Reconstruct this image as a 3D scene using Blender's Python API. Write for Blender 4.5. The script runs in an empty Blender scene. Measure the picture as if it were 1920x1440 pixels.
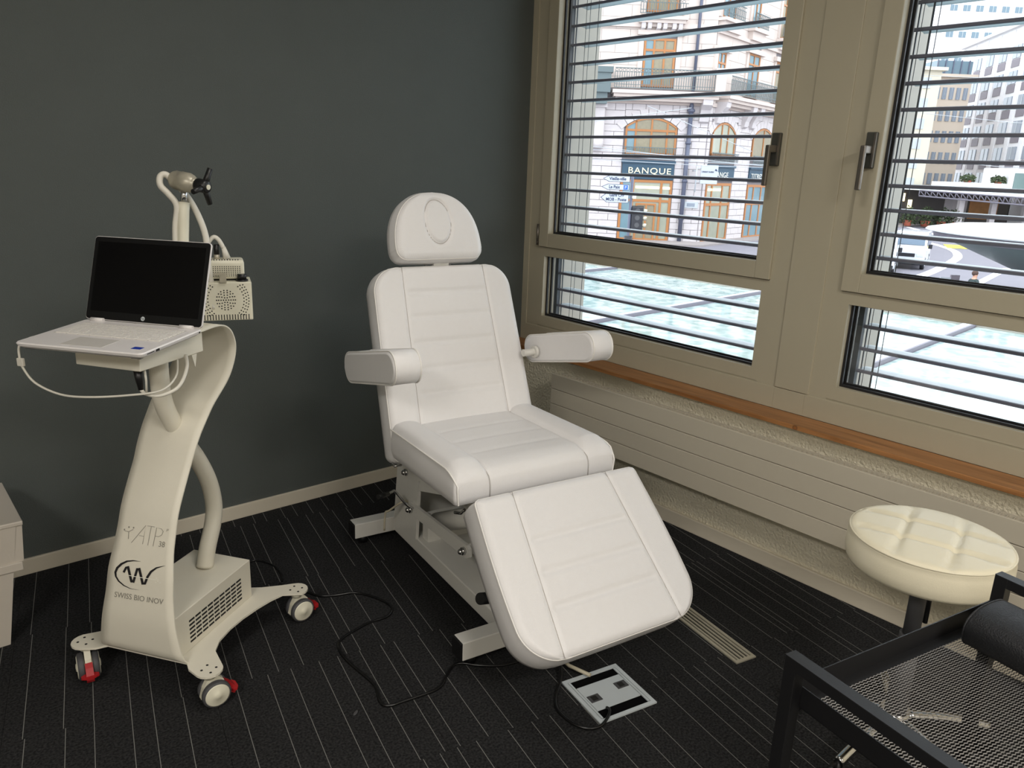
import bpy, bmesh, math, random
from mathutils import Vector, Matrix
random.seed(7)
PI = math.pi
scn = bpy.context.scene
COL = scn.collection

# ------------------------------------------------------------------ camera
CX, CY, CZ = -2.51902, -2.90779, 1.43389
YAW, PITCH, ROLL, FPX = 0.72097, -0.27410, 0.03961, 1443.2
fw = Vector((math.sin(YAW)*math.cos(PITCH), math.cos(YAW)*math.cos(PITCH), math.sin(PITCH)))
r0 = Vector((math.cos(YAW), -math.sin(YAW), 0)); u0 = r0.cross(fw)
rt = r0*math.cos(ROLL) + u0*math.sin(ROLL); up = -r0*math.sin(ROLL) + u0*math.cos(ROLL)
cam = bpy.data.cameras.new('camera'); camo = bpy.data.objects.new('camera', cam); COL.objects.link(camo)
camo.matrix_world = Matrix(((rt.x, up.x, -fw.x, CX), (rt.y, up.y, -fw.y, CY), (rt.z, up.z, -fw.z, CZ), (0, 0, 0, 1)))
cam.sensor_width = 36; cam.lens = 36*FPX/1920; cam.clip_start = 0.02; cam.clip_end = 600
scn.camera = camo

# ------------------------------------------------------------------ light and exposure
scn.view_settings.view_transform = 'Standard'; scn.view_settings.look = 'None'
scn.view_settings.gamma = 1; scn.view_settings.use_curve_mapping = False
scn.view_settings.exposure = 0.66
world = bpy.data.worlds.new('overcast_sky'); scn.world = world; world.use_nodes = True
wb = world.node_tree.nodes['Background']
wb.inputs[0].default_value = (0.86, 0.93, 1.0, 1); wb.inputs[1].default_value = 2.55

def area_light(name, loc, sx, sy, power, color, rot=(0, 0, 0)):
    l = bpy.data.lights.new(name, 'AREA'); l.shape = 'RECTANGLE'; l.size = sx; l.size_y = sy
    l.energy = power; l.color = color
    o = bpy.data.objects.new(name, l); COL.objects.link(o); o.location = loc; o.rotation_euler = rot
    return o
WARM = (1.0, 0.955, 0.90)
area_light('ceiling_lamp', (-1.9, -4.5, 2.70), 1.2, 0.5, 46, WARM)
area_light('ceiling_lamp', (-4.2, -3.4, 2.70), 0.6, 1.2, 44, WARM)
area_light('ceiling_lamp', (-1.5, -1.7, 2.70), 0.5, 0.5, 7, WARM)

# ------------------------------------------------------------------ helpers
def lin(c):
    return tuple(((x/255)/12.92 if x/255 <= .04045 else ((x/255+.055)/1.055)**2.4) for x in c)

def mat(name, rgb, rough=.5, metal=0.0, spec=.5, noise=0.0, nscale=30, bump=0.0, bscale=200, emit=None, coat=0.0, sheen=0.0, srgb=True):
    m = bpy.data.materials.new(name); m.use_nodes = True
    nt = m.node_tree; b = nt.nodes['Principled BSDF']
    col = lin(rgb) if srgb else rgb
    b.inputs['Base Color'].default_value = (*col, 1); b.inputs['Roughness'].default_value = rough
    b.inputs['Metallic'].default_value = metal; b.inputs['Specular IOR Level'].default_value = spec
    b.inputs['Coat Weight'].default_value = coat; b.inputs['Sheen Weight'].default_value = sheen
    tc = nt.nodes.new('ShaderNodeTexCoord')
    n = nt.nodes.new('ShaderNodeTexNoise'); n.inputs['Scale'].default_value = nscale; n.inputs['Detail'].default_value = 4
    nt.links.new(tc.outputs['Object'], n.inputs['Vector'])
    mx = nt.nodes.new('ShaderNodeMixRGB'); mx.blend_type = 'MULTIPLY'
    mx.inputs[1].default_value = (*col, 1); mx.inputs[0].default_value = max(noise, 0.03)
    nt.links.new(n.outputs['Fac'], mx.inputs[2]); nt.links.new(mx.outputs[0], b.inputs['Base Color'])
    if bump > 0:
        n2 = nt.nodes.new('ShaderNodeTexNoise'); n2.inputs['Scale'].default_value = bscale; n2.inputs['Detail'].default_value = 3
        nt.links.new(tc.outputs['Object'], n2.inputs['Vector'])
        bp = nt.nodes.new('ShaderNodeBump'); bp.inputs['Strength'].default_value = bump; bp.inputs['Distance'].default_value = .01
        nt.links.new(n2.outputs['Fac'], bp.inputs['Height']); nt.links.new(bp.outputs[0], b.inputs['Normal'])
    if emit:
        b.inputs['Emission Color'].default_value = (*lin(emit[0]), 1); b.inputs['Emission Strength'].default_value = emit[1]
    return m

def glass_mat(name, tint=(.985, .99, .985), gloss=.08, rough=0.0):
    m = bpy.data.materials.new(name); m.use_nodes = True; nt = m.node_tree; nt.nodes.clear()
    out = nt.nodes.new('ShaderNodeOutputMaterial'); tr = nt.nodes.new('ShaderNodeBsdfTransparent'); tr.inputs[0].default_value = (*tint, 1)
    gl = nt.nodes.new('ShaderNodeBsdfGlossy'); gl.inputs['Roughness'].default_value = rough
    fr = nt.nodes.new('ShaderNodeLayerWeight'); fr.inputs['Blend'].default_value = .5
    pw = nt.nodes.new('ShaderNodeMath'); pw.operation = 'POWER'; pw.inputs[1].default_value = 5
    ml = nt.nodes.new('ShaderNodeMath'); ml.operation = 'MULTIPLY_ADD'; ml.inputs[1].default_value = .9; ml.inputs[2].default_value = gloss*.5
    nt.links.new(fr.outputs['Facing'], pw.inputs[0]); nt.links.new(pw.outputs[0], ml.inputs[0])
    mx = nt.nodes.new('ShaderNodeMixShader'); nt.links.new(ml.outputs[0], mx.inputs[0]); nt.links.new(tr.outputs[0], mx.inputs[1]); nt.links.new(gl.outputs[0], mx.inputs[2])
    nt.links.new(mx.outputs[0], out.inputs[0]); return m

M = {}
M['dark_wall'] = mat('anthracite_paint', (82, 87, 84), .75, noise=.12, nscale=6, bump=.25, bscale=260)
M['white_wall'] = mat('white_paint', (205, 200, 188), .8)
M['plaster'] = mat('rough_plaster', (236, 228, 204), .9, noise=.08, nscale=90, bump=.8, bscale=95)
M['ceiling'] = mat('ceiling_paint', (225, 220, 210), .9)
M['frame'] = mat('window_frame_paint', (178, 170, 148), .45, noise=.04, nscale=8)
M['gasket'] = mat('black_gasket', (22, 22, 26), .5)
M['radiator'] = mat('radiator_enamel', (198, 190, 172), .4)
M['skirting'] = mat('skirting_paint', (212, 203, 184), .5)
M['leather'] = mat('white_leatherette', (230, 228, 227), .42, noise=.03, nscale=60, bump=.12, bscale=500)
M['piping'] = mat('white_piping', (240, 237, 232), .35)
M['seam_thread'] = mat('seam_thread', (176, 170, 164), .6)
M['white_steel'] = mat('white_powder_coat', (214, 212, 205), .35, bump=.05, bscale=900)
M['cart_white'] = mat('cart_powder_coat', (224, 219, 203), .45, bump=.08, bscale=900)
M['cream'] = mat('cream_plastic', (222, 218, 198), .4)
M['black_plastic'] = mat('black_plastic', (20, 20, 21), .4)
M['rubber'] = mat('grey_rubber', (72, 72, 74), .6)
M['red'] = mat('red_plastic', (165, 32, 36), .35)
M['chrome'] = mat('chrome', (200, 200, 200), .12, metal=1)
M['brushed'] = mat('brushed_steel', (188, 182, 164), .38, metal=.35, noise=.2, nscale=80)
M['alu'] = mat('brushed_aluminium', (206, 213, 216), .4, metal=.08, noise=.08, nscale=12)
M['alu_anod'] = mat('anodised_handle', (128, 122, 114), .35, metal=.8)
M['handle_dark'] = mat('dark_handle_plate', (84, 84, 78), .45, metal=.5)
M['black_steel'] = mat('black_powder_coat', (26, 26, 28), .42, bump=.05, bscale=700)
M['mesh_steel'] = mat('black_expanded_metal', (140, 138, 136), .35, metal=.6)
M['black_vinyl'] = mat('black_vinyl', (28, 29, 32), .5, bump=.3, bscale=400)
M['stool'] = mat('cream_vinyl', (232, 224, 198), .4, noise=.03, bump=.06, bscale=400)
M['laptop_white'] = mat('laptop_shell', (226, 222, 220), .35)
M['key'] = mat('key_white', (232, 228, 222), .45)
M['keybed'] = mat('key_deck', (198, 194, 188), .5)
M['screen'] = mat('black_screen', (5, 5, 6), .35, spec=.2)
M['bezel'] = mat('screen_bezel', (9, 10, 11), .45, spec=.3)
M['slot_black'] = mat('slot_black', (6, 6, 7), .9, spec=.1)
M['hole'] = mat('dark_hole', (26, 25, 23), .8)
M['logo_black'] = mat('logo_cutout_dark', (22, 18, 20), .8)
M['logo_grey'] = mat('logo_cutout_grey', (138, 134, 124), .6)
M['logo_light'] = mat('logo_cut_edge', (236, 234, 222), .4)
M['blue_sticker'] = mat('blue_sticker', (34, 60, 160), .4)
M['cable_white'] = mat('white_cable', (216, 212, 200), .45)
M['cable_black'] = mat('black_cable', (14, 14, 15), .28)
M['rod_beige'] = mat('beige_rod', (190, 182, 160), .45)
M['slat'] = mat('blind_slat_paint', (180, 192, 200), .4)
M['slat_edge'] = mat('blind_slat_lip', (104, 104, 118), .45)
M['rail'] = mat('blind_rail', (64, 70, 78), .45)
M['reveal'] = mat('reveal_panel', (156, 150, 140), .6)
M['glass'] = glass_mat('window_glass')
M['stripe'] = mat('carpet_stripe_yarn', (118, 118, 114), .95)
M['table_white'] = mat('white_laminate', (196, 188, 176), .45)
# outdoors
M['stone'] = mat('pale_limestone', (202, 194, 194), .85, noise=.22, nscale=2.5, bump=.3, bscale=8)
M['stone_smooth'] = mat('ashlar_limestone', (200, 186, 178), .85, noise=.12, nscale=1.5)
M['joint'] = mat('stone_joint', (128, 122, 124), .9)
M['oak'] = mat('orange_oak_joinery', (168, 110, 60), .5, noise=.15, nscale=4)
M['pane_lit'] = mat('shop_pane', (158, 160, 142), .12, noise=.35, nscale=1.2)
M['pane_blue'] = mat('bluish_pane', (112, 140, 150), .12, noise=.3, nscale=1.5)
M['pane_curtain'] = mat('curtained_pane', (142, 132, 108), .3, noise=.35, nscale=6)
M['fascia'] = mat('teal_fascia', (38, 68, 88), .5)
M['gold'] = mat('gilt_letters', (246, 236, 190), .5)
M['letters'] = mat('pale_letters', (214, 214, 208), .5)
M['iron'] = mat('grey_green_ironwork', (92, 104, 106), .6)
M['mast'] = mat('mast_paint', (84, 88, 106), .5)
M['sign_white'] = mat('sign_white', (178, 183, 188), .5)
M['sign_blue'] = mat('sign_lettering', (28, 46, 84), .5)
M['p_blue'] = mat('parking_blue', (30, 92, 190), .5)
M['signal_black'] = mat('signal_housing', (26, 26, 34), .4)
M['asphalt'] = mat('asphalt', (122, 119, 128), .85, noise=.15, nscale=1)
M['paving'] = mat('pavement', (148, 140, 138), .85, noise=.15, nscale=1)
M['road_white'] = mat('road_marking', (240, 240, 244), .7)
M['road_yellow'] = mat('yellow_marking', (236, 214, 60), .7)
M['car_white'] = mat('white_car_paint', (212, 214, 220), .2, coat=.5)
M['car_glass'] = mat('car_glass', (82, 100, 118), .1)
M['tyre'] = mat('tyre', (34, 34, 40), .8)
M['tan'] = mat('ochre_render', (204, 196, 178), .85, noise=.06)
M['beige'] = mat('beige_render', (200, 184, 168), .85, noise=.06)
M['white_conc'] = mat('white_concrete', (222, 220, 222), .8)
M['dk_panel'] = mat('brown_spandrel', (116, 108, 116), .6)
M['pane_far'] = mat('far_pane', (130, 138, 150), .2)
M['blue_glass'] = mat('blue_roof_glass', (104, 124, 136), .2)
M['membrane'] = mat('white_roof_membrane', (220, 226, 226), .35)
M['green_glass'] = mat('green_tinted_glass', (104, 124, 122), .4)
M['truss'] = mat('grey_truss', (112, 108, 118), .6)
M['foliage'] = mat('dark_foliage', (70, 84, 52), .9, noise=.5, nscale=12)
M['terracotta'] = mat('terracotta', (160, 84, 64), .8)
M['shop_dark'] = mat('shop_interior', (92, 86, 84), .7, noise=.4, nscale=.8)
M['shop_red'] = mat('shop_display', (216, 150, 90), .7, noise=.5, nscale=2)
M['lamp_glow'] = mat('lit_lamp', (255, 240, 190), .5, emit=((255, 240, 190), 1.5))
M['skin'] = mat('skin', (196, 148, 124), .6)
M['hair'] = mat('brown_hair', (72, 52, 44), .8)
M['jacket'] = mat('dark_green_jacket', (48, 62, 62), .8)
M['jeans'] = mat('blue_jeans', (72, 92, 140), .8)
M['tshirt'] = mat('pale_shirt', (226, 196, 190), .8)
M['leg_dark'] = mat('dark_trousers', (40, 42, 50), .8)

def carpet_mat():
    m = bpy.data.materials.new('charcoal_carpet'); m.use_nodes = True; nt = m.node_tree; b = nt.nodes['Principled BSDF']
    b.inputs['Roughness'].default_value = .97; b.inputs['Specular IOR Level'].default_value = .1
    tc = nt.nodes.new('ShaderNodeTexCoord')
    n1 = nt.nodes.new('ShaderNodeTexNoise'); n1.inputs['Scale'].default_value = 160; n1.inputs['Detail'].default_value = 3
    n2 = nt.nodes.new('ShaderNodeTexNoise'); n2.inputs['Scale'].default_value = 3
    nt.links.new(tc.outputs['Object'], n1.inputs['Vector']); nt.links.new(tc.outputs['Object'], n2.inputs['Vector'])
    cr = nt.nodes.new('ShaderNodeValToRGB'); cr.color_ramp.elements[0].position = .35; cr.color_ramp.elements[1].position = .7
    cr.color_ramp.elements[0].color = (*lin((30, 30, 31)), 1); cr.color_ramp.elements[1].color = (*lin((58, 58, 58)), 1)
    nt.links.new(n1.outputs['Fac'], cr.inputs[0])
    mx = nt.nodes.new('ShaderNodeMixRGB'); mx.blend_type = 'MULTIPLY'; mx.inputs[0].default_value = .35
    nt.links.new(cr.outputs[0], mx.inputs[1]); nt.links.new(n2.outputs['Fac'], mx.inputs[2]); nt.links.new(mx.outputs[0], b.inputs['Base Color'])
    bp = nt.nodes.new('ShaderNodeBump'); bp.inputs['Strength'].default_value = .6; bp.inputs['Distance'].default_value = .004
    nt.links.new(n1.outputs['Fac'], bp.inputs['Height']); nt.links.new(bp.outputs[0], b.inputs['Normal'])
    return m
M['carpet'] = carpet_mat()

def wood_mat():
    m = bpy.data.materials.new('varnished_pine'); m.use_nodes = True; nt = m.node_tree; b = nt.nodes['Principled BSDF']
    b.inputs['Roughness'].default_value = .4
    tc = nt.nodes.new('ShaderNodeTexCoord'); mp = nt.nodes.new('ShaderNodeMapping'); mp.inputs['Scale'].default_value = (22, 1.4, 22)
    n = nt.nodes.new('ShaderNodeTexNoise'); n.inputs['Scale'].default_value = 2.5; n.inputs['Detail'].default_value = 6; n.inputs['Distortion'].default_value = .6
    nt.links.new(tc.outputs['Object'], mp.inputs[0]); nt.links.new(mp.outputs[0], n.inputs['Vector'])
    cr = nt.nodes.new('ShaderNodeValToRGB'); cr.color_ramp.elements[0].position = .3; cr.color_ramp.elements[1].position = .75
    cr.color_ramp.elements[0].color = (*lin((132, 86, 46)), 1); cr.color_ramp.elements[1].color = (*lin((184, 130, 80)), 1)
    nt.links.new(n.outputs['Fac'], cr.inputs[0])
    # one dark knot in the front edge
    sub = nt.nodes.new('ShaderNodeVectorMath'); sub.operation = 'DISTANCE'; sub.inputs[1].default_value = (-.045, -1.6225, .5835)
    nt.links.new(tc.outputs['Object'], sub.inputs[0])
    kr = nt.nodes.new('ShaderNodeValToRGB'); e = kr.color_ramp.elements
    e[0].position = 0; e[0].color = (.75, .6, .5, 1); e[1].position = .010; e[1].color = (1, 1, 1, 1)
    a = e.new(.0045); a.color = (.8, .65, .5, 1); a = e.new(.0065); a.color = (.06, .03, .02, 1)
    nt.links.new(sub.outputs['Value'], kr.inputs[0])
    mx = nt.nodes.new('ShaderNodeMixRGB'); mx.blend_type = 'MULTIPLY'; mx.inputs[0].default_value = 1
    nt.links.new(cr.outputs[0], mx.inputs[1]); nt.links.new(kr.outputs[0], mx.inputs[2]); nt.links.new(mx.outputs[0], b.inputs['Base Color'])
    return m
M['wood'] = wood_mat()

def canopy_mat():
    m = bpy.data.materials.new('frosted_canopy_glass'); m.use_nodes = True; nt = m.node_tree; b = nt.nodes['Principled BSDF']
    b.inputs['Roughness'].default_value = .06; b.inputs['IOR'].default_value = 1.5
    tc = nt.nodes.new('ShaderNodeTexCoord'); n = nt.nodes.new('ShaderNodeTexNoise'); n.inputs['Scale'].default_value = 7; n.inputs['Detail'].default_value = 6
    nt.links.new(tc.outputs['Object'], n.inputs['Vector'])
    cr = nt.nodes.new('ShaderNodeValToRGB'); cr.color_ramp.elements[0].position = .42; cr.color_ramp.elements[1].position = .56
    cr.color_ramp.elements[0].color = (*lin((124, 148, 146)), 1); cr.color_ramp.elements[1].color = (*lin((164, 178, 176)), 1)
    nt.links.new(n.outputs['Fac'], cr.inputs[0]); nt.links.new(cr.outputs[0], b.inputs['Base Color']); return m
M['canopy'] = canopy_mat()

def poly(bm, vs, mi=0, smooth=False):
    try:
        f = bm.faces.new([bm.verts.new(v) for v in vs]); f.material_index = mi; f.smooth = smooth; return f
    except ValueError: return None

def box(bm, x0, x1, y0, y1, z0, z1, mi=0, bev=0, mx=None, seg=2):
    if x0 > x1: x0, x1 = x1, x0
    if y0 > y1: y0, y1 = y1, y0
    if z0 > z1: z0, z1 = z1, z0
    r = bmesh.ops.create_cube(bm, size=1)
    vs = r['verts']
    for v in vs: v.co = Vector(((x0+x1)/2+v.co.x*(x1-x0), (y0+y1)/2+v.co.y*(y1-y0), (z0+z1)/2+v.co.z*(z1-z0)))
    fs = set(f for v in vs for f in v.link_faces)
    for f in fs: f.material_index = mi
    if bev > 0:
        es = set(e for v in vs for e in v.link_edges)
        rr = bmesh.ops.bevel(bm, geom=list(es), offset=bev, segments=seg, affect='EDGES', profile=.5)
        allv = set(v for f in rr['faces'] for v in f.verts) | set(v for v in vs if v.is_valid)
        for f in rr['faces']: f.material_index = mi
        vs = list(allv)
        vs = list(set(v2 for v in vs for f in v.link_faces for v2 in f.verts))
    if mx is not None:
        bmesh.ops.transform(bm, matrix=mx, verts=[v for v in vs if v.is_valid])
    return vs

def tube(bm, pts, r, n=8, mi=0, cap=True, smooth_path=0, radii=None):
    pts = [Vector(p) for p in pts]
    if smooth_path:
        pts = catmull(pts, smooth_path)
        if radii: radii = [radii[min(int(i/ (len(pts)-1)*(len(radii)-1)), len(radii)-1)] for i in range(len(pts))]
    rings = []; prev = None
    for i, p in enumerate(pts):
        t = (pts[min(i+1, len(pts)-1)]-pts[max(i-1, 0)]).normalized()
        if prev is None:
            a = Vector((0, 0, 1)) if abs(t.z) < .9 else Vector((1, 0, 0))
            nrm = t.cross(a).normalized()
        else: nrm = (prev - t*prev.dot(t)).normalized()
        prev = nrm; b = t.cross(nrm); rr = radii[i] if radii else r
        rings.append([bm.verts.new(p + (nrm*math.cos(2*PI*k/n) + b*math.sin(2*PI*k/n))*rr) for k in range(n)])
    for i in range(len(rings)-1):
        for k in range(n):
            f = bm.faces.new((rings[i][k], rings[i+1][k], rings[i+1][(k+1) % n], rings[i][(k+1) % n])); f.smooth = True; f.material_index = mi
    if cap:
        f = bm.faces.new(rings[0]); f.material_index = mi
        f = bm.faces.new(rings[-1][::-1]); f.material_index = mi

def catmull(p, n):
    out = []
    for i in range(len(p)-1):
        p0 = p[max(i-1, 0)]; p1 = p[i]; p2 = p[i+1]; p3 = p[min(i+2, len(p)-1)]
        for k in range(n):
            t = k/n
            out.append(.5*((2*p1)+(p2-p0)*t+(2*p0-5*p1+4*p2-p3)*t*t+(-p0+3*p1-3*p2+p3)*t**3))
    out.append(p[-1]); return out

def lathe(bm, prof, n=32, mi=0, center=(0, 0, 0), smooth=True, cap=True):
    cx, cy, cz = center; rings = []
    for (r, z) in prof:
        if r < 1e-5: rings.append([bm.verts.new((cx, cy, cz+z))])
        else: rings.append([bm.verts.new((cx+r*math.cos(2*PI*k/n), cy+r*math.sin(2*PI*k/n), cz+z)) for k in range(n)])
    for i in range(len(rings)-1):
        a, b = rings[i], rings[i+1]
        for k in range(n):
            va = a[k % len(a)]; va2 = a[(k+1) % len(a)]; vb = b[k % len(b)]; vb2 = b[(k+1) % len(b)]
            l = []
            for v in (va, va2, vb2, vb):
                if v not in l: l.append(v)
            if len(l) > 2:
                f = bm.faces.new(l); f.smooth = smooth; f.material_index = mi
    if cap:
        for rg, fl in ((rings[0], True), (rings[-1], False)):
            if len(rg) > 2:
                f = bm.faces.new(rg[::-1] if fl else rg); f.material_index = mi

def cyl(bm, p0, p1, r, n=16, mi=0): tube(bm, [p0, p1], r, n, mi)

def prism(bm, pts2, h0, h1, axis='z', mi=0, mx=None):
    def P(a, b, h):
        return {'z': (a, b, h), 'y': (a, h, b), 'x': (h, a, b)}[axis]
    v0 = [bm.verts.new(P(a, b, h0)) for a, b in pts2]; v1 = [bm.verts.new(P(a, b, h1)) for a, b in pts2]
    fs = [bm.faces.new(v0[::-1]), bm.faces.new(v1)]
    n = len(pts2)
    for i in range(n): fs.append(bm.faces.new((v0[i], v0[(i+1) % n], v1[(i+1) % n], v1[i])))
    for f in fs: f.material_index = mi
    if mx is not None: bmesh.ops.transform(bm, matrix=mx, verts=v0+v1)

def rrect(w, h, r, n=6, cx=0, cy=0):
    out = []
    for (sx, sy, a0) in ((1, 1, 0), (-1, 1, 90), (-1, -1, 180), (1, -1, 270)):
        for k in range(n+1):
            a = math.radians(a0+90*k/n); out.append((cx+sx*(w/2-r)+r*math.cos(a), cy+sy*(h/2-r)+r*math.sin(a)))
    return out

def obj(name, bm, m, parent=None, loc=None, fix=True, mw=None):
    if fix: bmesh.ops.recalc_face_normals(bm, faces=bm.faces[:])
    me = bpy.data.meshes.new(name); bm.to_mesh(me); bm.free()
    for mm in (m if isinstance(m, (list, tuple)) else [m]): me.materials.append(mm if not isinstance(mm, str) else M[mm])
    o = bpy.data.objects.new(name, me); COL.objects.link(o)
    if parent: o.parent = parent
    if mw is not None: o.matrix_local = mw
    if loc: o.location = loc
    return o

def empty(name, loc=(0, 0, 0), rz=0):
    o = bpy.data.objects.new(name, None); o.empty_display_size = .1; COL.objects.link(o); o.location = loc; o.rotation_euler = (0, 0, rz); return o

def tag(o, label, cat, group=None, kind=None):
    if label: o['label'] = label
    if cat: o['category'] = cat
    if group: o['group'] = group
    if kind: o['kind'] = kind
    return o
def struct(o, label=None):
    o['kind'] = 'structure'
    if label: o['label'] = label
    return o
def part(name, m, parent, fn, *a, **k):
    bm = bmesh.new(); fn(bm, *a, **k); return obj(name, bm, m, parent)
def copy_tree(o, parent=None):
    c = o.copy(); COL.objects.link(c); c.parent = parent
    for ch in list(o.children): copy_tree(ch, c)
    return c
def text_bm(bm, s, size, mx, depth=.0, mi=0, font_space=1.0, align='LEFT', bold=0.0):
    cu = bpy.data.curves.new('t', 'FONT'); cu.body = s; cu.offset = bold; cu.size = size; cu.align_x = align; cu.space_character = font_space
    cu.extrude = depth; cu.resolution_u = 3
    to = bpy.data.objects.new('t', cu); COL.objects.link(to)
    bpy.context.view_layer.update()
    me = bpy.data.meshes.new_from_object(to.evaluated_get(bpy.context.evaluated_depsgraph_get()))
    n0 = len(bm.verts); bm.from_mesh(me); bm.verts.ensure_lookup_table()
    vs = bm.verts[n0:]
    for v in vs:
        v.co = mx(v.co) if callable(mx) else mx @ v.co
    for f in bm.faces:
        if f.verts[0].index >= n0 or f.verts[0] in vs[:0]: pass
    bpy.data.objects.remove(to); bpy.data.curves.remove(cu); bpy.data.meshes.remove(me)

# ================================================================== ROOM SHELL
XL, YF, ZC = -5.2, -5.6, 2.75
b = bmesh.new(); box(b, XL-.2, .35, YF-.2, .2, -.30, -.008); floor = struct(obj('floor', b, 'carpet'))
# carpet tiles turned 12.4 degrees to the walls
TA = math.radians(12.4); te = Vector((math.sin(TA), math.cos(TA))); tn = Vector((math.cos(TA), -math.sin(TA)))
def clip(pl, a, bb, c):   # keep a*x+b*y<=c
    out = []
    for i in range(len(pl)):
        p, q = pl[i], pl[(i+1) % len(pl)]; dp = a*p[0]+bb*p[1]-c; dq = a*q[0]+bb*q[1]-c
        if dp <= 0: out.append(p)
        if dp*dq < 0:
            t = dp/(dp-dq); out.append((p[0]+(q[0]-p[0])*t, p[1]+(q[1]-p[1])*t))
    return out
def roomclip(s0, s1, n0, n1):
    pl = [tuple(te*s+tn*n) for s, n in ((s0, n0), (s0, n1), (s1, n1), (s1, n0))]
    for a, bb, c in ((1, 0, -.001), (-1, 0, -XL), (0, 1, -.001), (0, -1, -YF)):
        pl = clip(pl, a, bb, c)
        if len(pl) < 3: return None
    return pl
STR = {
 0: [-2.175, -2.11, -2.012, -1.95, -1.86, -1.79, -1.69, -1.60, -1.484, -1.41, -1.36, -1.262, -1.225, -1.148, -1.09, -1.037, -.977],
 1: [-2.105, -2.015, -1.946, -1.858, -1.805, -1.733, -1.60, -1.546, -1.472, -1.40, -1.27, -1.228, -1.15, -1.035, -.99, -.88, -.80, -.70],
 2: [-2.10, -2.01, -1.945, -1.858, -1.805, -1.73, -1.593, -1.504, -1.438, -1.356, -1.30, -1.232, -1.165, -1.122, -1.042, -.968, -.891, -.763, -.711, -.582, -.485, -.38, -.294, -.229, -.136, -.113, -.015, .052, .08, .105, .171, .21, .262, .32],
 3: [-1.80, -1.73, -1.64, -1.53, -1.45, -1.37, -1.30, -1.225, -1.18, -1.132, -1.078, -.985, -.913, -.856, -.754, -.67, -.608, -.506, -.435, -.385, -.347, -.304, -.25, -.109, -.007, .09, .167, .197, .29, .375]}
PAT = [[.02, .09, .135, .22, .30, .345, .42, .47], [.035, .10, .18, .245, .30, .37, .455]]
for i in range(-2, 12):
    s1 = -.392 - .5*i; s0 = s1-.5
    for j in range(-12, 5):
        n0 = -.15+.5*j; n1 = n0+.5; g = .0004
        pl = roomclip(s0+g, s1-g, n0+g, n1-g)
        if not pl: continue
        bm = bmesh.new(); prism(bm, pl, -.007, 0)
        ls = [x for x in STR.get(i, []) if n0 <= x < n1]
        if not ls: ls = [n0+x for x in PAT[(i*3+j) % 2]]
        for x in ls:
            q = roomclip(s0+g, s1-g, x-.0009, x+.0009)
            if q: poly(bm, [(a, c, .0006) for a, c in q], 1)
        obj('carpet_tile', bm, ['carpet', 'stripe'], floor, fix=False)

b = bmesh.new(); box(b, XL-.2, .45, 0, .2, -.3, ZC+.2); struct(obj('wall_back', b, 'dark_wall'), 'plain anthracite grey painted wall behind the treatment chair')
b = bmesh.new(); box(b, XL-.2, XL, YF, 0, -.3, ZC+.2); struct(obj('wall_left', b, 'white_wall'))
b = bmesh.new(); box(b, XL-.2, .45, YF-.2, YF, -.3, ZC+.2); struct(obj('wall_front', b, 'white_wall'))
b = bmesh.new(); box(b, XL-.2, .45, YF-.2, .2, ZC, ZC+.2); struct(obj('ceiling', b, 'ceiling'))
b = bmesh.new(); box(b, 0, .36, YF, 0, -.3, .574)
box(b, 0, .36, YF, -3.12, .574, ZC); box(b, .09, .36, -3.12, 0, 2.50, ZC)
struct(obj('wall_right', b, 'plaster'), 'rough textured plaster wall below and beyond the windows')
b = bmesh.new(); box(b, XL, -.001, -.012, 0, 0, .058, bev=.002); struct(obj('baseboard_back', b, 'skirting'))
b = bmesh.new(); box(b, -.015, 0, YF, -.012, 0, .061, bev=.003); struct(obj('baseboard_right', b, 'skirting'))
b = bmesh.new(); box(b, -.046, .080, -3.12, 0, .575, .592, bev=.002); struct(obj('trim_1', b, 'wood'), 'orange varnished pine board under the window frames, with one dark knot')

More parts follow.
